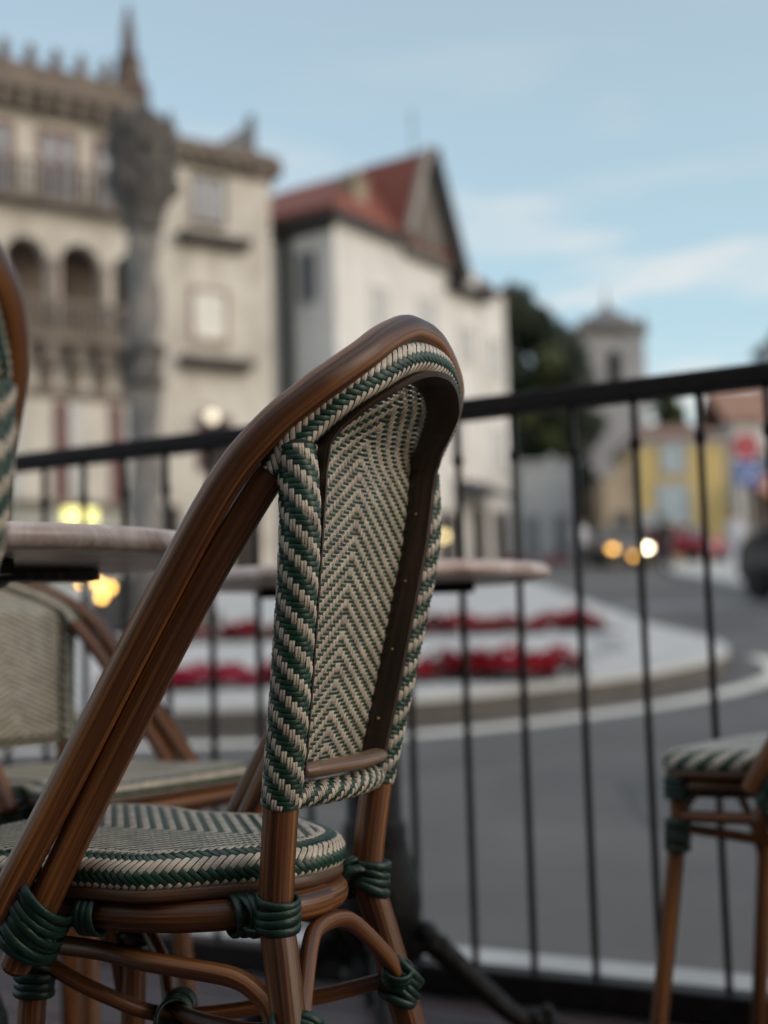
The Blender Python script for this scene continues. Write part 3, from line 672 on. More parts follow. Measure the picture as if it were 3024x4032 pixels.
m=MB(); m.sphere((3.75,-.75,7.75),.20); lamp=m.build('globe_lamp',emit('globe_light',(1,.88,.68),.85),pal); m=MB(); m.tube([(3.75,-.75,7.95),(3.75,-.4,8.2),(3.75,.06,8.2)],.03,8); m.build('lamp_arm',IRON,pal)

# --- carved pillar on the square
pil=empty('carved_pillar',(-3.24,17.65,gh(17.65)+.2)); tag(pil,'dark weathered stone pillar with a broad carved capital standing before the palace','pillar')
m=MB(); m.lathe([(1.0,0),(1.0,.22),(.8,.225),(.8,.45),(.6,.455),(.6,.7)],8,smooth=False); m.build('step',STONED,pil)
m=MB(); ph=np.linspace(.7,5.6,50); V=[];F=[]
for i,z in enumerate(ph):
    for k in range(16):
        a=2*PI*k/16+z*1.9; r=.215+.045*math.cos(3*2*PI*k/16); V.append((r*math.cos(a),r*math.sin(a),z))
for i in range(49):
    for k in range(16): F.append((i*16+k,i*16+(k+1)%16,(i+1)*16+(k+1)%16,(i+1)*16+k))
m.add(V,F,None,0,True); m.build('shaft',mat('grey_granite',(.18,.17,.162),.9,.35,3.5,bump=.6,bscale=14),pil)
m=MB(); m.lathe([(.24,3.3),(.30,3.36),(.30,3.42),(.25,3.44),(.25,3.78),(.31,3.80),(.31,3.88),(.24,3.94)],8,smooth=False); m.build('band',STONED,pil)
m=MB(); m.lathe([(.23,5.5),(.29,5.56),(.27,5.64),(.33,5.85),(.45,6.02),(.47,6.12),(.45,6.3),(.50,6.36),(.50,6.46),(.46,6.5),(.46,6.78),(.51,6.84),(.51,6.95),(.45,6.98),(.40,7.12),(.22,7.25),(.10,7.33),(.03,7.5)],8,smooth=False)
for k in range(8):
    a=2*PI*(k+.5)/8; m.sphere((.45*math.cos(a),.45*math.sin(a),6.2),(.10,.10,.13)); m.sphere((.46*math.cos(a),.46*math.sin(a),6.64),(.09,.09,.10)); m.lathe([(.05,6.95),(.06,7.05),(.02,7.2)],6,(.44*math.cos(a),.44*math.sin(a),0))
m; m.build('capital',STONED,pil)

# --- white house with the red hipped roof
wh=frame_at('white_house',-1.5,45,(.565,.825)); tag(wh,'white house with steep red tiled roof and a tall pointed gable, beside the palace','house')
m=MB(); m.b2(0,10.1,0,5,1.5,15.6); m.build('wall',WHITEW,wh)
H=(5.68,2.6,19.25); e1=(-.45,-.45,15.62); e2=(8.2,-.45,15.55)
m=MB(); m.sheet([e1,H,(5.68,7,19.25),(-.45,7,15.62)][::-1],.14); m.sheet([e1,e2,H],.14); m.sheet([e2,(8.2,7,15.55),(5.68,7,19.25),H],.14); rf=m.build('roof',TILE,wh)
m=MB(); m.b2(-.5,4.2,-.5,-.32,15.30,15.60); m.b2(-.5,-.32,-.32,5,15.30,15.60); m.build('eave',EAVE,wh)
m=MB(); m.b2(2.0,2.8,.45,1.2,16.2,17.5); m.b2(1.92,2.88,.37,1.28,17.5,17.65); m.lathe([(.25,17.65),(.2,17.95)],8,(2.4,.8,0)); m.build('chimney',mat('buff_chimney',(.27,.23,.17),.9,.2,2.),rf)
m=MB(); m.prism([(4.4,15.0),(7.5,15.0),(7.5,15.45),(5.75,19.1),(4.4,16.1)],-.30,.6); m.build('gable',mat('grey_gable',(.13,.122,.116),.85,.25,1.5),wh)
m=MB(); m.prism([(5.1,15.1),(6.7,15.1),(6.5,16.6),(5.75,17.9),(5.2,16.7)],-.36,-.302); m.build('gable_panel',mat('shaded_timber',(.12,.11,.10),.8,.3,2.),wh)
m=MB(); m.sheet([(4.15,-.46,15.75),(4.15,2.6,15.75),(5.72,2.6,19.40),(5.72,-.46,19.40)],.12); m.build('gable_roof',TILE,wh); m=MB(); m.sheet([(5.74,-.46,19.40),(5.74,2.6,19.40),(7.95,2.6,14.6),(7.95,-.46,14.6)],.12); m.build('gable_roof',EAVE,wh)
m=MB(); m.sheet([(4.1,-.74,15.75),(4.1,-.47,15.75),(5.72,-.47,19.47),(5.72,-.74,19.47)],.22); m.build('bargeboard',mat('pale_bargeboard',(.30,.27,.24),.8,.15,2.),wh)
m=MB(); m.sheet([(5.74,-.74,19.47),(5.74,-.47,19.47),(8.0,-.47,14.6),(8.0,-.74,14.6)],.5); m.build('bargeboard',EAVE,wh)
m=MB(); m.b2(7.6,10.5,-.6,.4,14.3,14.55); m.sheet([(7.6,-.6,14.62),(10.6,-.6,14.56),(10.4,1.6,15.4),(7.6,1.6,15.5)],.1); m.build('lower_eave',EAVE,wh)
m=MB(); m.b2(-.09,.0-.003,-.06,5,15.0,15.3); m.b2(-.16,-.0,1.9,2.35,2,15.0); m.build('drainpipe',EAVE,wh)
# side wall window (left wall is the plane x=0) and front windows
m=MB(); m.b2(-.06,.02,.72,1.62,12.45,14.4); sw=m.build('window',mat('grey_frame',(.30,.31,.33),.6,.1,5.),wh)
m=MB(); m.b2(-.08,-.062,.80,1.06,12.6,14.3); m.b2(-.08,-.062,1.26,1.54,12.6,14.3); m.build('pane',DKIN if False else mat('dim_glass',(.08,.09,.10),.2,.3,2.),sw)
for xc,z0,z1,w in ((2.75,11.6,13.4,.9),(6.,12.0,13.6,1.0),(9.0,11.6,13.0,.8),(2.75,7.4,9.2,.9),(5.2,7.6,9.3,.9),(7.9,7.6,9.2,.9)):
    window(wh,xc,z0,z1,w,0,pane=mat('net_curtain_glass',(.44,.44,.44),.4,.15,2.) if xc==2.75 and z0==11.6 else bpy.data.materials['net_curtain_glass'],frame=WHITEW,fr=.12)
for xc,w,z in ((1.6,1.3,5.2),(4.0,1.6,5.3),(7.0,1.5,5.3),(9.4,1.2,5.6)):
    m=MB(); m.b2(xc-w/2,xc+w/2,-.05,.02,1.8,z); m.build('shop_door',mat('shop_dark',(.07,.065,.065),.4,.4,1.) if xc==1.6 else bpy.data.materials['shop_dark'],wh)
m=MB(); m.sheet([(7.6,-1.5,5.9),(10.3,-1.5,5.9),(10.3,-.0,6.7),(7.6,-.0,6.7)],.06); m.build('awning',mat('dark_canvas',(.035,.033,.035),.8,.2,3.),wh)
m=MB(); m.sphere((6.0,-.45,4.25),.17); m.build('wall_lamp',emit('warm_wall_light',(1,.80,.36),1.9),wh)
m=MB(); m.tube([(5.9,.3,19.2),(5.9,.3,21.4)],.03,6); m.build('roof_rod',IRON,wh)

# --- second white gabled house
w2=frame_at('gabled_house',-1.5+.565*8.2,45+.825*8.2,(.565,.825)); tag(w2,'plain white gabled house at the end of the row, next to the dark trees','house')
m=MB(); m.b2(2.0,4.15,.0,6,2.0,14.9); m.prism([(-.4,14.0),(4.15,14.0),(4.15,15.0),(1.25,16.5),(-.4,15.65)],1.65,6.5); m.build('wall',WHITEW,w2)
m=MB(); m.sheet([(4.4,-.2,14.95),(4.4,6.6,14.95),(1.25,6.6,16.72),(1.25,1.5,16.72)],.1); m.sheet([(1.25,1.5,16.72),(1.25,6.6,16.72),(-.6,6.6,15.7),(-.6,1.5,15.7)],.1); m.build('roof',TILEB,w2)
for z in (11.2,7.4): window(w2,3.1,z,z+1.7,.85,0,pane=bpy.data.materials['net_curtain_glass'],frame=WHITEW)
m=MB(); m.b2(2.5,3.7,-.05,.02,2.5,5.6); m.build('shop_door',bpy.data.materials['shop_dark'],w2)

# --- clock tower
tw=empty('bell_tower',(13.95,76,0)); tw.scale=(1.07,1.07,1); tag(tw,'grey square bell tower with arched openings and a domed cap above the trees','tower')
m=MB(); m.b2(-1.75,1.75,0,3.5,3,14.6)
for xa,xb in ((-1.75,-.38),(.38,1.75)): m.b2(xa,xb,0,3.5,14.6,18.0)
m.prism([(-.38,16.6),(-.38,18.0),(.38,18.0),(.38,16.6)]+arch_pts(0,16.6,.38),0,3.5); m.b2(-.38,.38,2.5,3.5,14.6,18.0); m.build('wall',mat('tower_stone',(.34,.33,.335),.9,.18,.8,bump=.2,bscale=6),tw)
m=MB(); m.b2(-.38,.38,2.3,2.49,14.7,17.6); m.build('bell_chamber',DKIN,tw)
m=MB(); m.b2(-1.95,1.95,-.2,3.7,17.95,18.3); m.build('cornice',STONEW,tw); m=MB(); m.b2(-1.85,1.85,-.1,3.6,14.3,14.5); m.build('string_course',STONEW,tw)
m=MB(); m.lathe([(2.2,18.3),(2.1,18.6),(1.75,19.0),(1.25,19.35),(.65,19.65),(.28,19.95),(.1,20.3),(.03,21.3)],16,(0,1.75,0),smooth=False); m.build('dome',mat('tower_cap',(.16,.155,.16),.85,.2,1.5),tw)
for sx in(-1.75,1.75):
    m=MB(); m.lathe([(.18,18.3),(.14,18.7),(.05,19.0),(.02,19.2)],8,(sx,.1,0)); m.build('pinnacle',STONEW,tw)
ft=empty('church_tower',(35.6,112,0)); tag(ft,'pale blue grey tower top far away at the right edge, above the railing','tower')
m=MB(); m.b2(-1.6,3,0,4,6,24.5); m.build('wall',mat('far_stone',(.30,.34,.37),.9,.1,1.),ft)
m=MB(); m.b2(-1.8,3.2,-.2,4.2,24.5,25.); m.lathe([(1.8,25.),(1.3,26.2),(.5,27.2),(.1,29.5)],8,(.7,2,0),smooth=False); m.build('cap',SLATE,ft)

# --- yellow house and neighbours
yh=empty('yellow_house',(6,52,0)); tag(yh,'yellow two storey house with pale blue shuttered windows at the far end of the road','house')
m=MB(); m.b2(4.25,7.85,0,5,2.6,8.0); m.build('wall',YELW,yh)
m=MB(); m.b2(2.95,4.25,.2,5,2.6,6.5); m.prism([(2.95,6.5),(4.25,6.5),(4.25,7.5)],.2,5); m.build('side_wing',OCHW,yh)
m=MB(); m.b2(4.15,7.95,-.12,5.1,7.86,8.15); m.build('cornice',PALEW,yh)
m=MB(); m.sheet([(4.1,-.2,8.15),(8.0,-.2,8.15),(7.2,2.5,9.05),(4.9,2.5,9.05)],.12); m.sheet([(4.1,5.2,8.15),(4.1,-.2,8.15),(4.9,2.5,9.05)],.12); m.sheet([(8.0,-.2,8.15),(8.0,5.2,8.15),(7.2,2.5,9.05)],.12); m.sheet([(8.0,5.2,8.15),(4.1,5.2,8.15),(4.9,2.5,9.05),(7.2,2.5,9.05)],.12); m.build('roof',TILEB,yh)
for xc,z0,z1,w in ((5.75,6.75,7.8,.85),(5.65,4.7,6.2,1.15),(4.75,4.4,5.1,.5)): window(yh,xc,z0,z1,w,0,pane=SHUT,frame=PALEW,fr=.1,bars=0)
m=MB(); m.b2(3.3,3.95,.12,.21,3.2,5.2); m.build('door',bpy.data.materials['shop_dark'],yh)
lw=empty('low_white_house',(5,55,0)); tag(lw,'low pale grey-white building below the dark trees, left of the yellow house','house')
m=MB(); m.b2(.85,3.25,0,4,2.8,7.6); m.b2(.75,3.35,-.1,4.1,7.6,7.75); m.b2(2.2,2.5,1,1.4,7.75,8.1); m.build('wall',PALEW,lw)
for xc in (1.3,2.5):
    m=MB(); m.b2(xc-.28,xc+.28,-.05,.02,3.6,5.4); m.build('door',mat('grey_door',(.16,.17,.18),.6,.2,3.) if xc<2 else bpy.data.materials['grey_door'],lw)
rw=empty('far_white_house',(9.4,60,0)); tag(rw,'white house with terracotta roof behind the round traffic sign at the right','house')
m=MB(); m.b2(7.0,13.5,0,6,3.0,10.1); m.build('wall',WHITEW,rw)
m=MB(); m.sheet([(6.6,-.4,10.0),(13.9,-.4,10.0),(13.9,3,12.0),(6.6,3,12.0)],.15); m.sheet([(13.9,6.4,10.0),(6.6,6.4,10.0),(6.6,3,12.0),(13.9,3,12.0)],.15); m.prism([(0,0)]*0 or [(7,10.1),(7.3,10.1),(7.3,10.2),(7,10.2)],2.9,3.1); m.build('roof',mat('faded_terracotta',(.30,.17,.12),.85,.25,2.),rw)
for xc in (8.6,11.0): window(rw,xc,7.2,8.6,.9,0,pane=bpy.data.materials['dim_glass'],frame=WHITEW)
aw=empty('shop_awning',(6.6,50.5,0)); tag(aw,'faded orange awning over a shop beside the yellow house','awning')
m=MB(); m.sheet([(8.0,-1.2,5.5),(11.5,-1.2,5.5),(11.5,1.2,6.5),(8.0,1.2,6.5)],.07); m.build('canopy',mat('orange_canvas',(.50,.25,.15),.8,.15,2.),aw)
for x in (8.1,11.4):
    m=MB(); m.tube([(x,-1.15,gh(50)+.1),(x,-1.15,5.5)],.035,8); m.build('post',IRON,aw)
m=MB(); m.b2(7.95,11.6,1.25,1.6,3.0,6.6); m.build('shop_front',mat('brown_shopfront',(.14,.10,.085),.6,.4,1.5),aw)

# ------------------------------------------------------------------ trees
BARK=mat('bark',(.06,.045,.035),.9,.3,8.,bump=.5)
LEAFA=mat('dark_leaf',(.022,.036,.018),.7,.6,.9); LEAFB=mat('olive_leaf',(.06,.075,.022),.7,.5,1.); LEAFC=mat('cypress_leaf',(.012,.020,.014),.8,.5,1.2)
def tree(name,x,y,h,cw,ch,n,leaf,label,seed,cone=False,sz=.28,lean=0):
    r=random.Random(seed); root=empty(name,(x,y,gh(y))); tag(root,label,'tree')
    m=MB(); m.tube(catmull([(0,0,-.3),(.05,.0,h*.25),(-.05+lean*.3,.05,h*.5),(lean*.6,0,h*.8)],5),list(np.linspace(.16,.05,16))*1 if True else .1,8)
    for k in range(7):
        a=r.uniform(0,6.28); z=h*r.uniform(.35,.7); q=cw*.55
        m.tube([(0,0,z),(q*.5*math.cos(a),q*.5*math.sin(a),z+h*.06),(q*math.cos(a),q*math.sin(a),z+h*.14)],[.07,.05,.02],6)
    m.build('trunk',BARK,root)
    m=MB(); cl=[]
    if cone:
        for _ in range(60):
            t=r.random(); a=r.uniform(0,6.28); q=cw*.5*(1-t)**.7*r.uniform(.5,1); cl.append((q*math.cos(a),q*math.sin(a),h*(.06+.92*t),cw*.22*(1.1-t)+.08))
    else:
        for _ in range(30):
            a=r.uniform(0,6.28); t=r.uniform(-1,1); q=cw*.5*math.sqrt(max(.05,1-t*t))*r.uniform(.3,1); cl.append((q*math.cos(a)+lean,q*math.sin(a),h-ch*.5+t*ch*.46,cw*r.uniform(.13,.24)))
    for _ in range(n):
        cx,cy,cz,cr=r.choice(cl); d=Vector((r.gauss(0,1),r.gauss(0,1),r.gauss(0,1))).normalized()*cr*r.uniform(.6,1.1); c=Vector((cx,cy,cz))+d
        u=Vector((r.gauss(0,1),r.gauss(0,1),r.gauss(0,.6))).normalized(); w=u.orthogonal().normalized(); s=sz*r.uniform(.5,1.2)
        m.add([c-u*s,c+w*s*.55,c+u*s,c-w*s*.55],[(0,1,2,3)])
    m.build('crown',leaf,root,False)
tree('broadleaf_tree',6.5,61,12.9,4.2,11.5,8000,LEAFA,'tall dark tree touching the end of the white house row',3)
tree('broadleaf_tree',9.0,65,11.8,4.2,10,8000,LEAFA,'dark tree with a flatter crown close to the left side of the bell tower',5)
tree('broadleaf_tree',7.9,59,9.6,3.2,8.2,5600,LEAFB,'olive green tree low in front of the dark trees',8)
tree('broadleaf_tree',7.3,63,12.2,4.6,11,8000,LEAFA,'dark tree standing between the flat crowned tree and the white house row',21)
tree('cypress_tree',8.75,58,9.6,1.3,9.2,4200,LEAFC,'narrow black-green cypress between the low white building and the bell tower',11,cone=True,sz=.2)
tree('broadleaf_tree',15.6,70,8.6,2.0,3.6,1500,LEAFB,'small yellow-green treetop behind the yellow house roof',13)

# ------------------------------------------------------------------ street furniture, vehicles, people
sg=empty('traffic_sign',(8.45,29.8,gh(29.8)+.13)); tag(sg,'sign post with a red round sign above a blue sign at the right','traffic sign')
m=MB(); m.tube([(0,.05,-.1),(0,.05,3.35)],.035,10); m.build('post',mat('galvanised',(.35,.36,.37),.45,.1,10.,metal=.6),sg)
def disc(mb,c,r,t,n=28):
    mb.add([(c[0]+r*math.cos(2*PI*k/n),c[1],c[2]+r*math.sin(2*PI*k/n)) for k in range(n)]+[(c[0]+r*math.cos(2*PI*k/n),c[1]+t,c[2]+r*math.sin(2*PI*k/n)) for k in range(n)],[tuple(range(n)),tuple(range(2*n-1,n-1,-1))]+[(k,n+k,n+(k+1)%n,(k+1)%n) for k in range(n)])
zb=-gh(29.8)-.13
m=MB(); disc(m,(-.02,-.01,4.68+zb),.30,.03); rs=m.build('red_sign',mat('sign_red',(.40,.01,.025),.5,.1,3.),sg)
m=MB(); m.b2(-.22,.18,-.018,-.011,4.63+zb,4.73+zb); m.build('white_bar',mat('sign_rose',(.50,.25,.27),.5,.1,3.),rs)
m=MB(); m.b2(-.26,.30,-.01,.02,3.78+zb,4.34+zb); bs=m.build('blue_sign',mat('sign_blue',(.03,.10,.36),.5,.1,3.),sg)
m=MB(); m.sheet([(-.12,-.016,3.9+zb),(.02,-.016,3.9+zb),(.2,-.016,4.22+zb),(.1,-.016,4.22+zb)],.004); m.build('white_mark',FRAMEW,bs)
CARDK=mat('dark_car_paint',(.012,.014,.018),.3,.2,3.,coat=.6); CARGR=mat('grey_car_paint',(.16,.145,.13),.35,.1,3.,coat=.5); CARRD=mat('red_car_paint',(.33,.02,.045),.35,.1,3.,coat=.5)
TYRE=mat('tyre',(.015,.015,.015),.85,.2,20.); RIM=mat('rim',(.4,.4,.42),.35,.1,5.,metal=.8); CGL=mat('car_glass',(.03,.035,.04),.08,.2,2.)
def car(x,y,rz,paint,label,headL=None,headR=None):
    """front of the car points to local -y"""
    root=empty('parked_car',(x,y,gh(y)+.0),rz); root.rotation_euler=(math.atan(.075)*math.cos(rz),-math.atan(.075)*math.sin(rz)*0,rz); tag(root,label,'car')
    m=MB(); half=[(-2.0,.34),(-2.02,.62),(-1.9,.82),(-1.0,.95),(-.35,1.36),(.9,1.42),(1.6,1.18),(1.85,.95),(1.95,.6),(1.9,.34)]
    wfun=lambda z: .84 if z<.95 else .84-.30*(z-.95)
    V=[(sx*wfun(z)*(.93 if abs(y)>1.85 else 1),y,z) for sx in(-1,1) for y,z in half]; n=len(half)
    F=[tuple(range(n)),tuple(range(2*n-1,n-1,-1))]+[(i,n+i,n+(i+1)%n,(i+1)%n) for i in range(n)]
    m.add(V,F); b=m.build('body',paint,root); bv=b.modifiers.new('b','BEVEL'); bv.width=.06; bv.segments=3
    m=MB(); m.sheet([(-.72,-.98,1.0),(.72,-.98,1.0),(.62,-.42,1.335),(-.62,-.42,1.335)],-.02); m.build('windscreen',CGL,root)
    m=MB(); m.sheet([(-.62,1.60,1.2),(.62,1.60,1.2),(.6,1.0,1.4),(-.6,1.0,1.4)][::-1],-.02); m.build('rear_window',CGL,root)
    for sx in(-1,1):
        m=MB(); q=[(sx*.845,-.75,.98),(sx*.845,1.45,1.0),(sx*.735,.95,1.34),(sx*.735,-.3,1.32)]; m.sheet(q if sx<0 else q[::-1],-.012); m.build('side_window',CGL,root)
        for yy in(-1.25,1.2):
            w=MB(); w.tube([(sx*.66,yy,.31),(sx*.86,yy,.31)],.31,20); wo=w.build('wheel',TYRE,root); w=MB(); w.tube([(sx*.862,yy,.31),(sx*.885,yy,.31)],.19,16); w.build('rim',RIM,wo)
        m=MB(); m.sphere((sx*.60,-1.98,.66),(.15,.09,.09)); m.build('headlight',(headL if sx<0 else headR) or mat('lamp_glass',(.5,.5,.5),.1,.1,3.),root)
        m=MB(); m.b2(sx*.62-.12,sx*.62+.12,1.88,1.96,.68,.86); m.build('tail_light',mat('tail_red',(.25,.01,.01),.3,.1,3.),root)
    m=MB(); m.b2(-.4,.4,-2.06,-2.0,.38,.55); m.build('bumper_grille',EAVE,root)
    return root
AMB=emit('amber_lamp_light',(1.,.50,.09),4.2); HEAD=emit('headlamp_light',(1.,.86,.55),12.)
car(8.57,47.4,0,CARGR,'grey-brown car facing us far down the road with one white headlight and one amber light',AMB,HEAD)
car(7.85,22.6,math.radians(18),CARDK,'dark car cut off by the right edge, on the road beyond the railing')
car(10.6,47.0,math.radians(40),CARRD,'red car in front of the yellow house')
al=empty('amber_lantern',(8.42,44.,gh(44)+.0)); tag(al,'low amber lantern glowing beside the grey-brown car','lamp')
m=MB(); m.lathe([(.07,0),(.03,.05),(.03,.3),(.09,.32)],10); m.build('stem',IRON,al); m=MB(); m.sphere((0,0,.42),.10); m.build('glass',emit('amber_lantern_light',(1.,.5,.10),2.8),al)
cl=empty('lantern_cluster',(-3.2,14.4,gh(14.4)+.2)); tag(cl,'cluster of small orange lamps on a stem seen under the near table','lamp')
m=MB(); m.tube([(0,0,0),(0,0,.68)],.02,8); m.lathe([(.16,0),(.14,.05),(.03,.08)],12); m.build('stem',IRON,cl)
ORL=emit('orange_lamp_light',(1.,.50,.10),7.)
for dx,dz in ((-.17,.76),(.0,.75),(.13,.70),(.04,.60)):
    m=MB(); m.sphere((dx,0,dz),.04); m.build('bulb',ORL,cl); m=MB(); m.tube([(0,0,.5),(dx,0,dz)],.008,6); m.build('arm',IRON,cl)
SKIN=mat('skin',(.45,.27,.19),.6,.1,6.)
def person(x,y,rz,shirt,trous,hair,label,stride=.14,h=1.7):
    root=empty('person',(x,y,gh(y)+.0),rz); tag(root,label,'person')
    k=h/1.7
    P=[(0,0,.95),(0,0,1.15),(0,-.01,1.38),(0,0,1.48),(0,-.02,1.56),(0,-.02,1.66)]
    R=[(.135,.10),(.12,.09),(.15,.095),(.055,.055),(.078,.09),(.07,.085)]
    E=[(0,1),(1,2),(2,3),(3,4),(4,5)]
    def addp(p,r,par): P.append(p);R.append(r);E.append((par,len(P)-1)); return len(P)-1
    for sx in(-1,1):
        a=addp((sx*.09,0,.88),(.088,.088),0); a=addp((sx*.095,-.03+sx*stride*.4,.5),(.06,.06),a); a=addp((sx*.095,sx*stride,.09),(.042,.042),a); a=addp((sx*.10,sx*stride-.14,.045),(.038,.03),a)
        a=addp((sx*.17,0,1.38),(.055,.055),2); a=addp((sx*.22,.02,1.12),(.043,.043),a); a=addp((sx*.21,-.08-sx*stride*.5,.90),(.033,.033),a); hd=a
        for q in range(4): addp((sx*(.205+.0),-.105-sx*stride*.5+.022*q-.02,.815-.006*abs(q-1.5)),(.010,.010),hd)
        addp((sx*.185,-.125-sx*stride*.5,.845),(.011,.011),hd)
    me=bpy.data.meshes.new('body'); me.from_pydata([(a*k,b*k,c*k) for a,b,c in P],E,[]); o=bpy.data.objects.new('body',me); COL.objects.link(o); o.parent=root
    sk=o.modifiers.new('skin','SKIN'); me.skin_vertices.new() if not me.skin_vertices else None
    for i,r in enumerate(R): me.skin_vertices[0].data[i].radius=(r[0]*k,r[1]*k)
    me.skin_vertices[0].data[0].use_root=True
    sub=o.modifiers.new('sub','SUBSURF'); sub.levels=1; sub.render_levels=2
    me.materials.append(SKIN)
    def loft(name,sect,m_):
        mb=MB(); n=16; V=[];F=[]
        for (cx,cy,cz,rx,ry) in sect:
            for t in range(n): a=2*PI*t/n; V.append(((cx+rx*math.cos(a))*k,(cy+ry*math.sin(a))*k,cz*k))
        for i in range(len(sect)-1):
            for t in range(n): F.append((i*n+t,i*n+(t+1)%n,(i+1)*n+(t+1)%n,(i+1)*n+t))
        mb.add(V,F,None,0,True); return mb.build(name,m_,root)
    loft('shirt',[(0,0,.86,.185,.135),(0,0,1.0,.17,.13),(0,0,1.2,.165,.125),(0,-.01,1.36,.205,.125),(0,-.01,1.44,.15,.09),(0,0,1.49,.07,.07)],shirt)
    for sx in(-1,1):
        loft('sleeve',[(sx*.17,0,1.43,.05,.06),(sx*.19,.0,1.36,.072,.072),(sx*.21,.015,1.22,.062,.062),(sx*.222,.02,1.13,.055,.055)],shirt)
        loft('trouser_leg',[(sx*.085,0,.93,.105,.125),(sx*.092,-.01,.75,.095,.10),(sx*.095,-.03+sx*stride*.4,.5,.08,.08),(sx*.095,sx*stride*.8,.2,.066,.066),(sx*.095,sx*stride,.07,.06,.062)],trous)
        mb=MB(); mb.sphere((sx*.098*k,(sx*stride-.06)*k,.045*k),(.05*k,.13*k,.045*k)); mb.build('shoe',EAVE,root)
    mb=MB(); mb.sphere((0,.015*k,1.66*k),(.092*k,.105*k,.088*k)); mb.build('hair',hair,root)
    mb=MB(); mb.sphere((0,-.115*k,1.595*k),(.016*k,.02*k,.026*k)); mb.build('nose',SKIN,root)
    for sx in(-1,1):
        mb=MB(); mb.sphere((sx*.032*k,-.098*k,1.62*k),.011*k); mb.build('eye',EAVE,root); mb=MB(); mb.sphere((sx*.083*k,-.01*k,1.60*k),(.014*k,.022*k,.032*k)); mb.build('ear',SKIN,root)
    mb=MB(); mb.b2(-.028*k,.028*k,-.098*k,-.085*k,1.553*k,1.562*k); mb.build('mouth',mat('lip',(.3,.1,.09),.5,.1,5.),root)
    return root
SHW=mat('pale_blue_shirt',(.52,.55,.62),.8,.08,9.); TRD=mat('dark_trousers',(.035,.04,.055),.8,.2,9.); HRB=mat('black_hair',(.012,.011,.010),.6,.3,30.); HRN=mat('brown_hair',(.06,.035,.02),.6,.3,30.); SHL=mat('lilac_white_shirt',(.55,.55,.60),.8,.08,9.); DRK=mat('black_jacket',(.02,.02,.025),.8,.2,9.)
person(6.8,44.9,math.radians(15),SHW,TRD,HRN,'person in a pale blue-white shirt walking before the low white building')
person(8.65,31.9,math.radians(-20),SHL,SHL,HRB,'person with black hair in white clothes standing on the pavement below the traffic sign')
person(8.35,38.5,math.radians(160),DRK,TRD,HRB,'person in dark clothes walking beside the red car')


# ------------------------------------------------------------------ unseen café front added behind the viewer, sized to shade the terrace
cafe_blocker=empty('unseen_cafe_blocker',(-2.6,-2.3,0)); tag(cafe_blocker,'unseen café front added behind the viewer to shade the terrace','building')
m=MB(); m.b2(-6,9.0,-4,0,-.15,3.1); m.build('wall',mat('cafe_blocker_wall',(.36,.28,.21),.85,.15,.6),cafe_blocker)
for x in (-3.5,-.5,2.5,5.5):
    m=MB(); m.b2(x-.8,x+.8,-.05,.04,.05,2.3); m.build('door',bpy.data.materials['shop_dark'],cafe_blocker)

# ------------------------------------------------------------------ sky, light, camera
W=bpy.data.worlds.new('World'); SC.world=W; W.use_nodes=True
nt=W.node_tree; N=nt.nodes; L=nt.links; bg=N['Background']
sky=N.new('ShaderNodeTexSky'); sky.sky_type='NISHITA'; sky.sun_disc=False
SUN_EL,SUN_AZ=math.radians(20),math.radians(118)   # azimuth clockwise from +y
sky.sun_elevation=SUN_EL; sky.sun_rotation=SUN_AZ; sky.altitude=200; sky.air_density=1.0; sky.dust_density=2.5; sky.ozone_density=2.0
tc=N.new('ShaderNodeTexCoord')
mp=N.new('ShaderNodeMapping'); mp.inputs['Scale'].default_value=(1.9,1.9,10.5); mp.inputs['Rotation'].default_value=(0,math.radians(15),0); mp.inputs['Location'].default_value=(.35,0,.2)
L.new(tc.outputs['Generated'],mp.inputs['Vector'])
no=N.new('ShaderNodeTexNoise'); no.inputs['Scale'].default_value=2.6; no.inputs['Detail'].default_value=6; no.inputs['Roughness'].default_value=.5; no.inputs['Distortion'].default_value=.3
L.new(mp.outputs[0],no.inputs['Vector'])
mx=N.new('ShaderNodeMix'); mx.data_type='RGBA'; mx.inputs[0].default_value=.5; L.new(sky.outputs[0],mx.inputs[6])
cr=N.new('ShaderNodeValToRGB'); cr.color_ramp.elements[0].position=.50; cr.color_ramp.elements[1].position=.66
cr.color_ramp.elements[0].color=(0,0,0,1); cr.color_ramp.elements[1].color=(.58,.58,.58,1); L.new(no.outputs['Fac'],cr.inputs['Fac'])
mc=N.new('ShaderNodeMix'); mc.data_type='RGBA'; 
mk=N.new('ShaderNodeMapRange'); mk.interpolation_type='SMOOTHSTEP'; mk.inputs['From Min'].default_value=.42; mk.inputs['From Max'].default_value=.16; mk.inputs['To Min'].default_value=.12; mk.inputs['To Max'].default_value=1.
sz=N.new('ShaderNodeSeparateXYZ'); L.new(tc.outputs['Generated'],sz.inputs[0]); L.new(sz.outputs['Z'],mk.inputs['Value'])
mm=N.new('ShaderNodeMath'); mm.operation='MULTIPLY'; L.new(cr.outputs[0],mm.inputs[0]); L.new(mk.outputs[0],mm.inputs[1]); L.new(mm.outputs[0],mc.inputs[0]); L.new(mx.outputs[2],mc.inputs[6]); mc.inputs[7].default_value=(5.6,4.8,4.2,1)
sx=N.new('ShaderNodeSeparateXYZ'); L.new(tc.outputs['Generated'],sx.inputs[0])
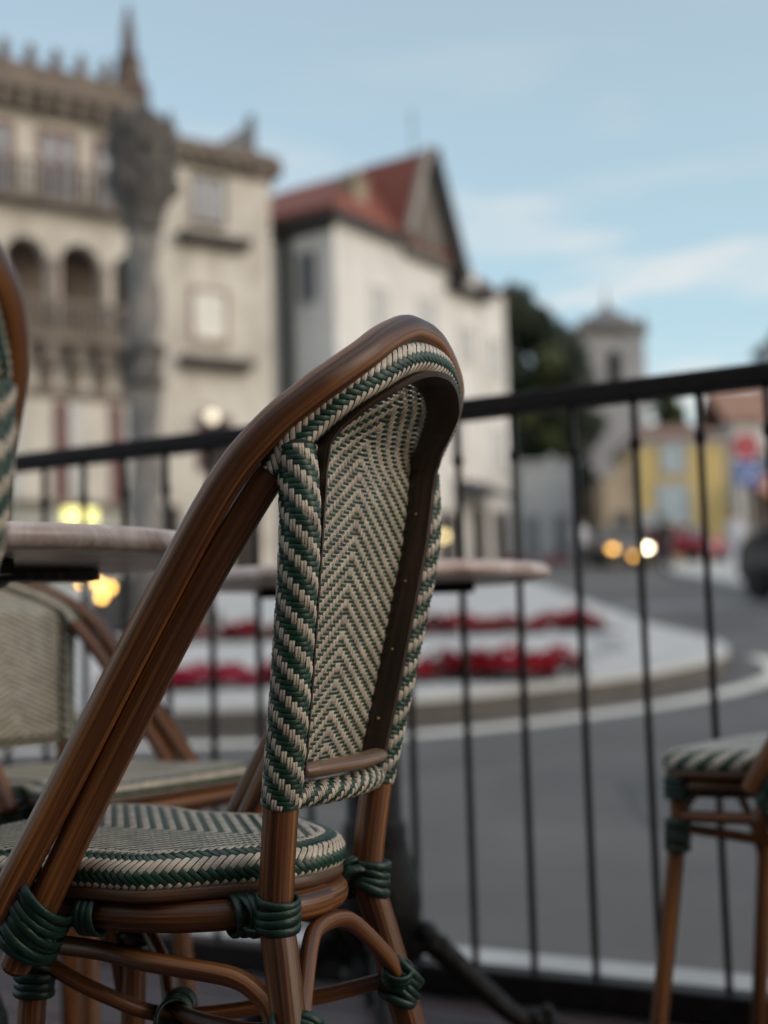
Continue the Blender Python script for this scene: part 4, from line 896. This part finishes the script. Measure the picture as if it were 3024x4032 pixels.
vr=N.new('ShaderNodeValToRGB'); e=vr.color_ramp.elements; e[0].position=.05; e[0].color=(1.35,1.36,1.12,1); e[1].position=.5; e[1].color=(.66,.80,.80,1); x=e.new(.22); x.color=(.72,.98,.98,1); x=e.new(.62); x.color=(.75,.82,.86,1); x=e.new(.85); x.color=(1.55,1.52,1.45,1)
L.new(sx.outputs['Z'],vr.inputs['Fac']); vm=N.new('ShaderNodeVectorMath'); vm.operation='SCALE'; vm.inputs['Scale'].default_value=4.6; L.new(vr.outputs[0],vm.inputs[0]); L.new(vm.outputs[0],mx.inputs[7])
L.new(mc.outputs[2],bg.inputs['Color']); bg.inputs['Strength'].default_value=.15
sd=bpy.data.lights.new('sun','SUN'); sd.energy=.6; sd.angle=math.radians(35); sd.color=(1,.84,.70)
so=bpy.data.objects.new('sun',sd); COL.objects.link(so)
dv=Vector((math.sin(SUN_AZ)*math.cos(SUN_EL),math.cos(SUN_AZ)*math.cos(SUN_EL),math.sin(SUN_EL)))
so.rotation_euler=dv.to_track_quat('Z','Y').to_euler(); so.location=(20,-20,20)

cd=bpy.data.cameras.new('camera'); cam=bpy.data.objects.new('camera',cd); COL.objects.link(cam); SC.camera=cam
p,rho=math.radians(5.306),.03
Rv=Vector((1,0,0)); Uv=Vector((0,-math.sin(p),math.cos(p))); D=Vector((0,math.cos(p),math.sin(p)))
R2=Rv*math.cos(rho)-Uv*math.sin(rho); U2=Rv*math.sin(rho)+Uv*math.cos(rho)
m=Matrix((R2,U2,-D)).transposed().to_4x4(); m.translation=Vector((0,0,.645)); cam.matrix_world=m
cd.sensor_fit='VERTICAL'; cd.sensor_height=36; cd.lens=45.57; cd.clip_start=.02; cd.clip_end=2000
cd.dof.use_dof=True; cd.dof.focus_distance=1.02; cd.dof.aperture_fstop=45.57/15.0; cd.dof.aperture_blades=0
SC.view_settings.view_transform='Standard'; SC.view_settings.look='None'; SC.view_settings.exposure=.45; SC.view_settings.gamma=1
SC.render.resolution_x=768; SC.render.resolution_y=1024
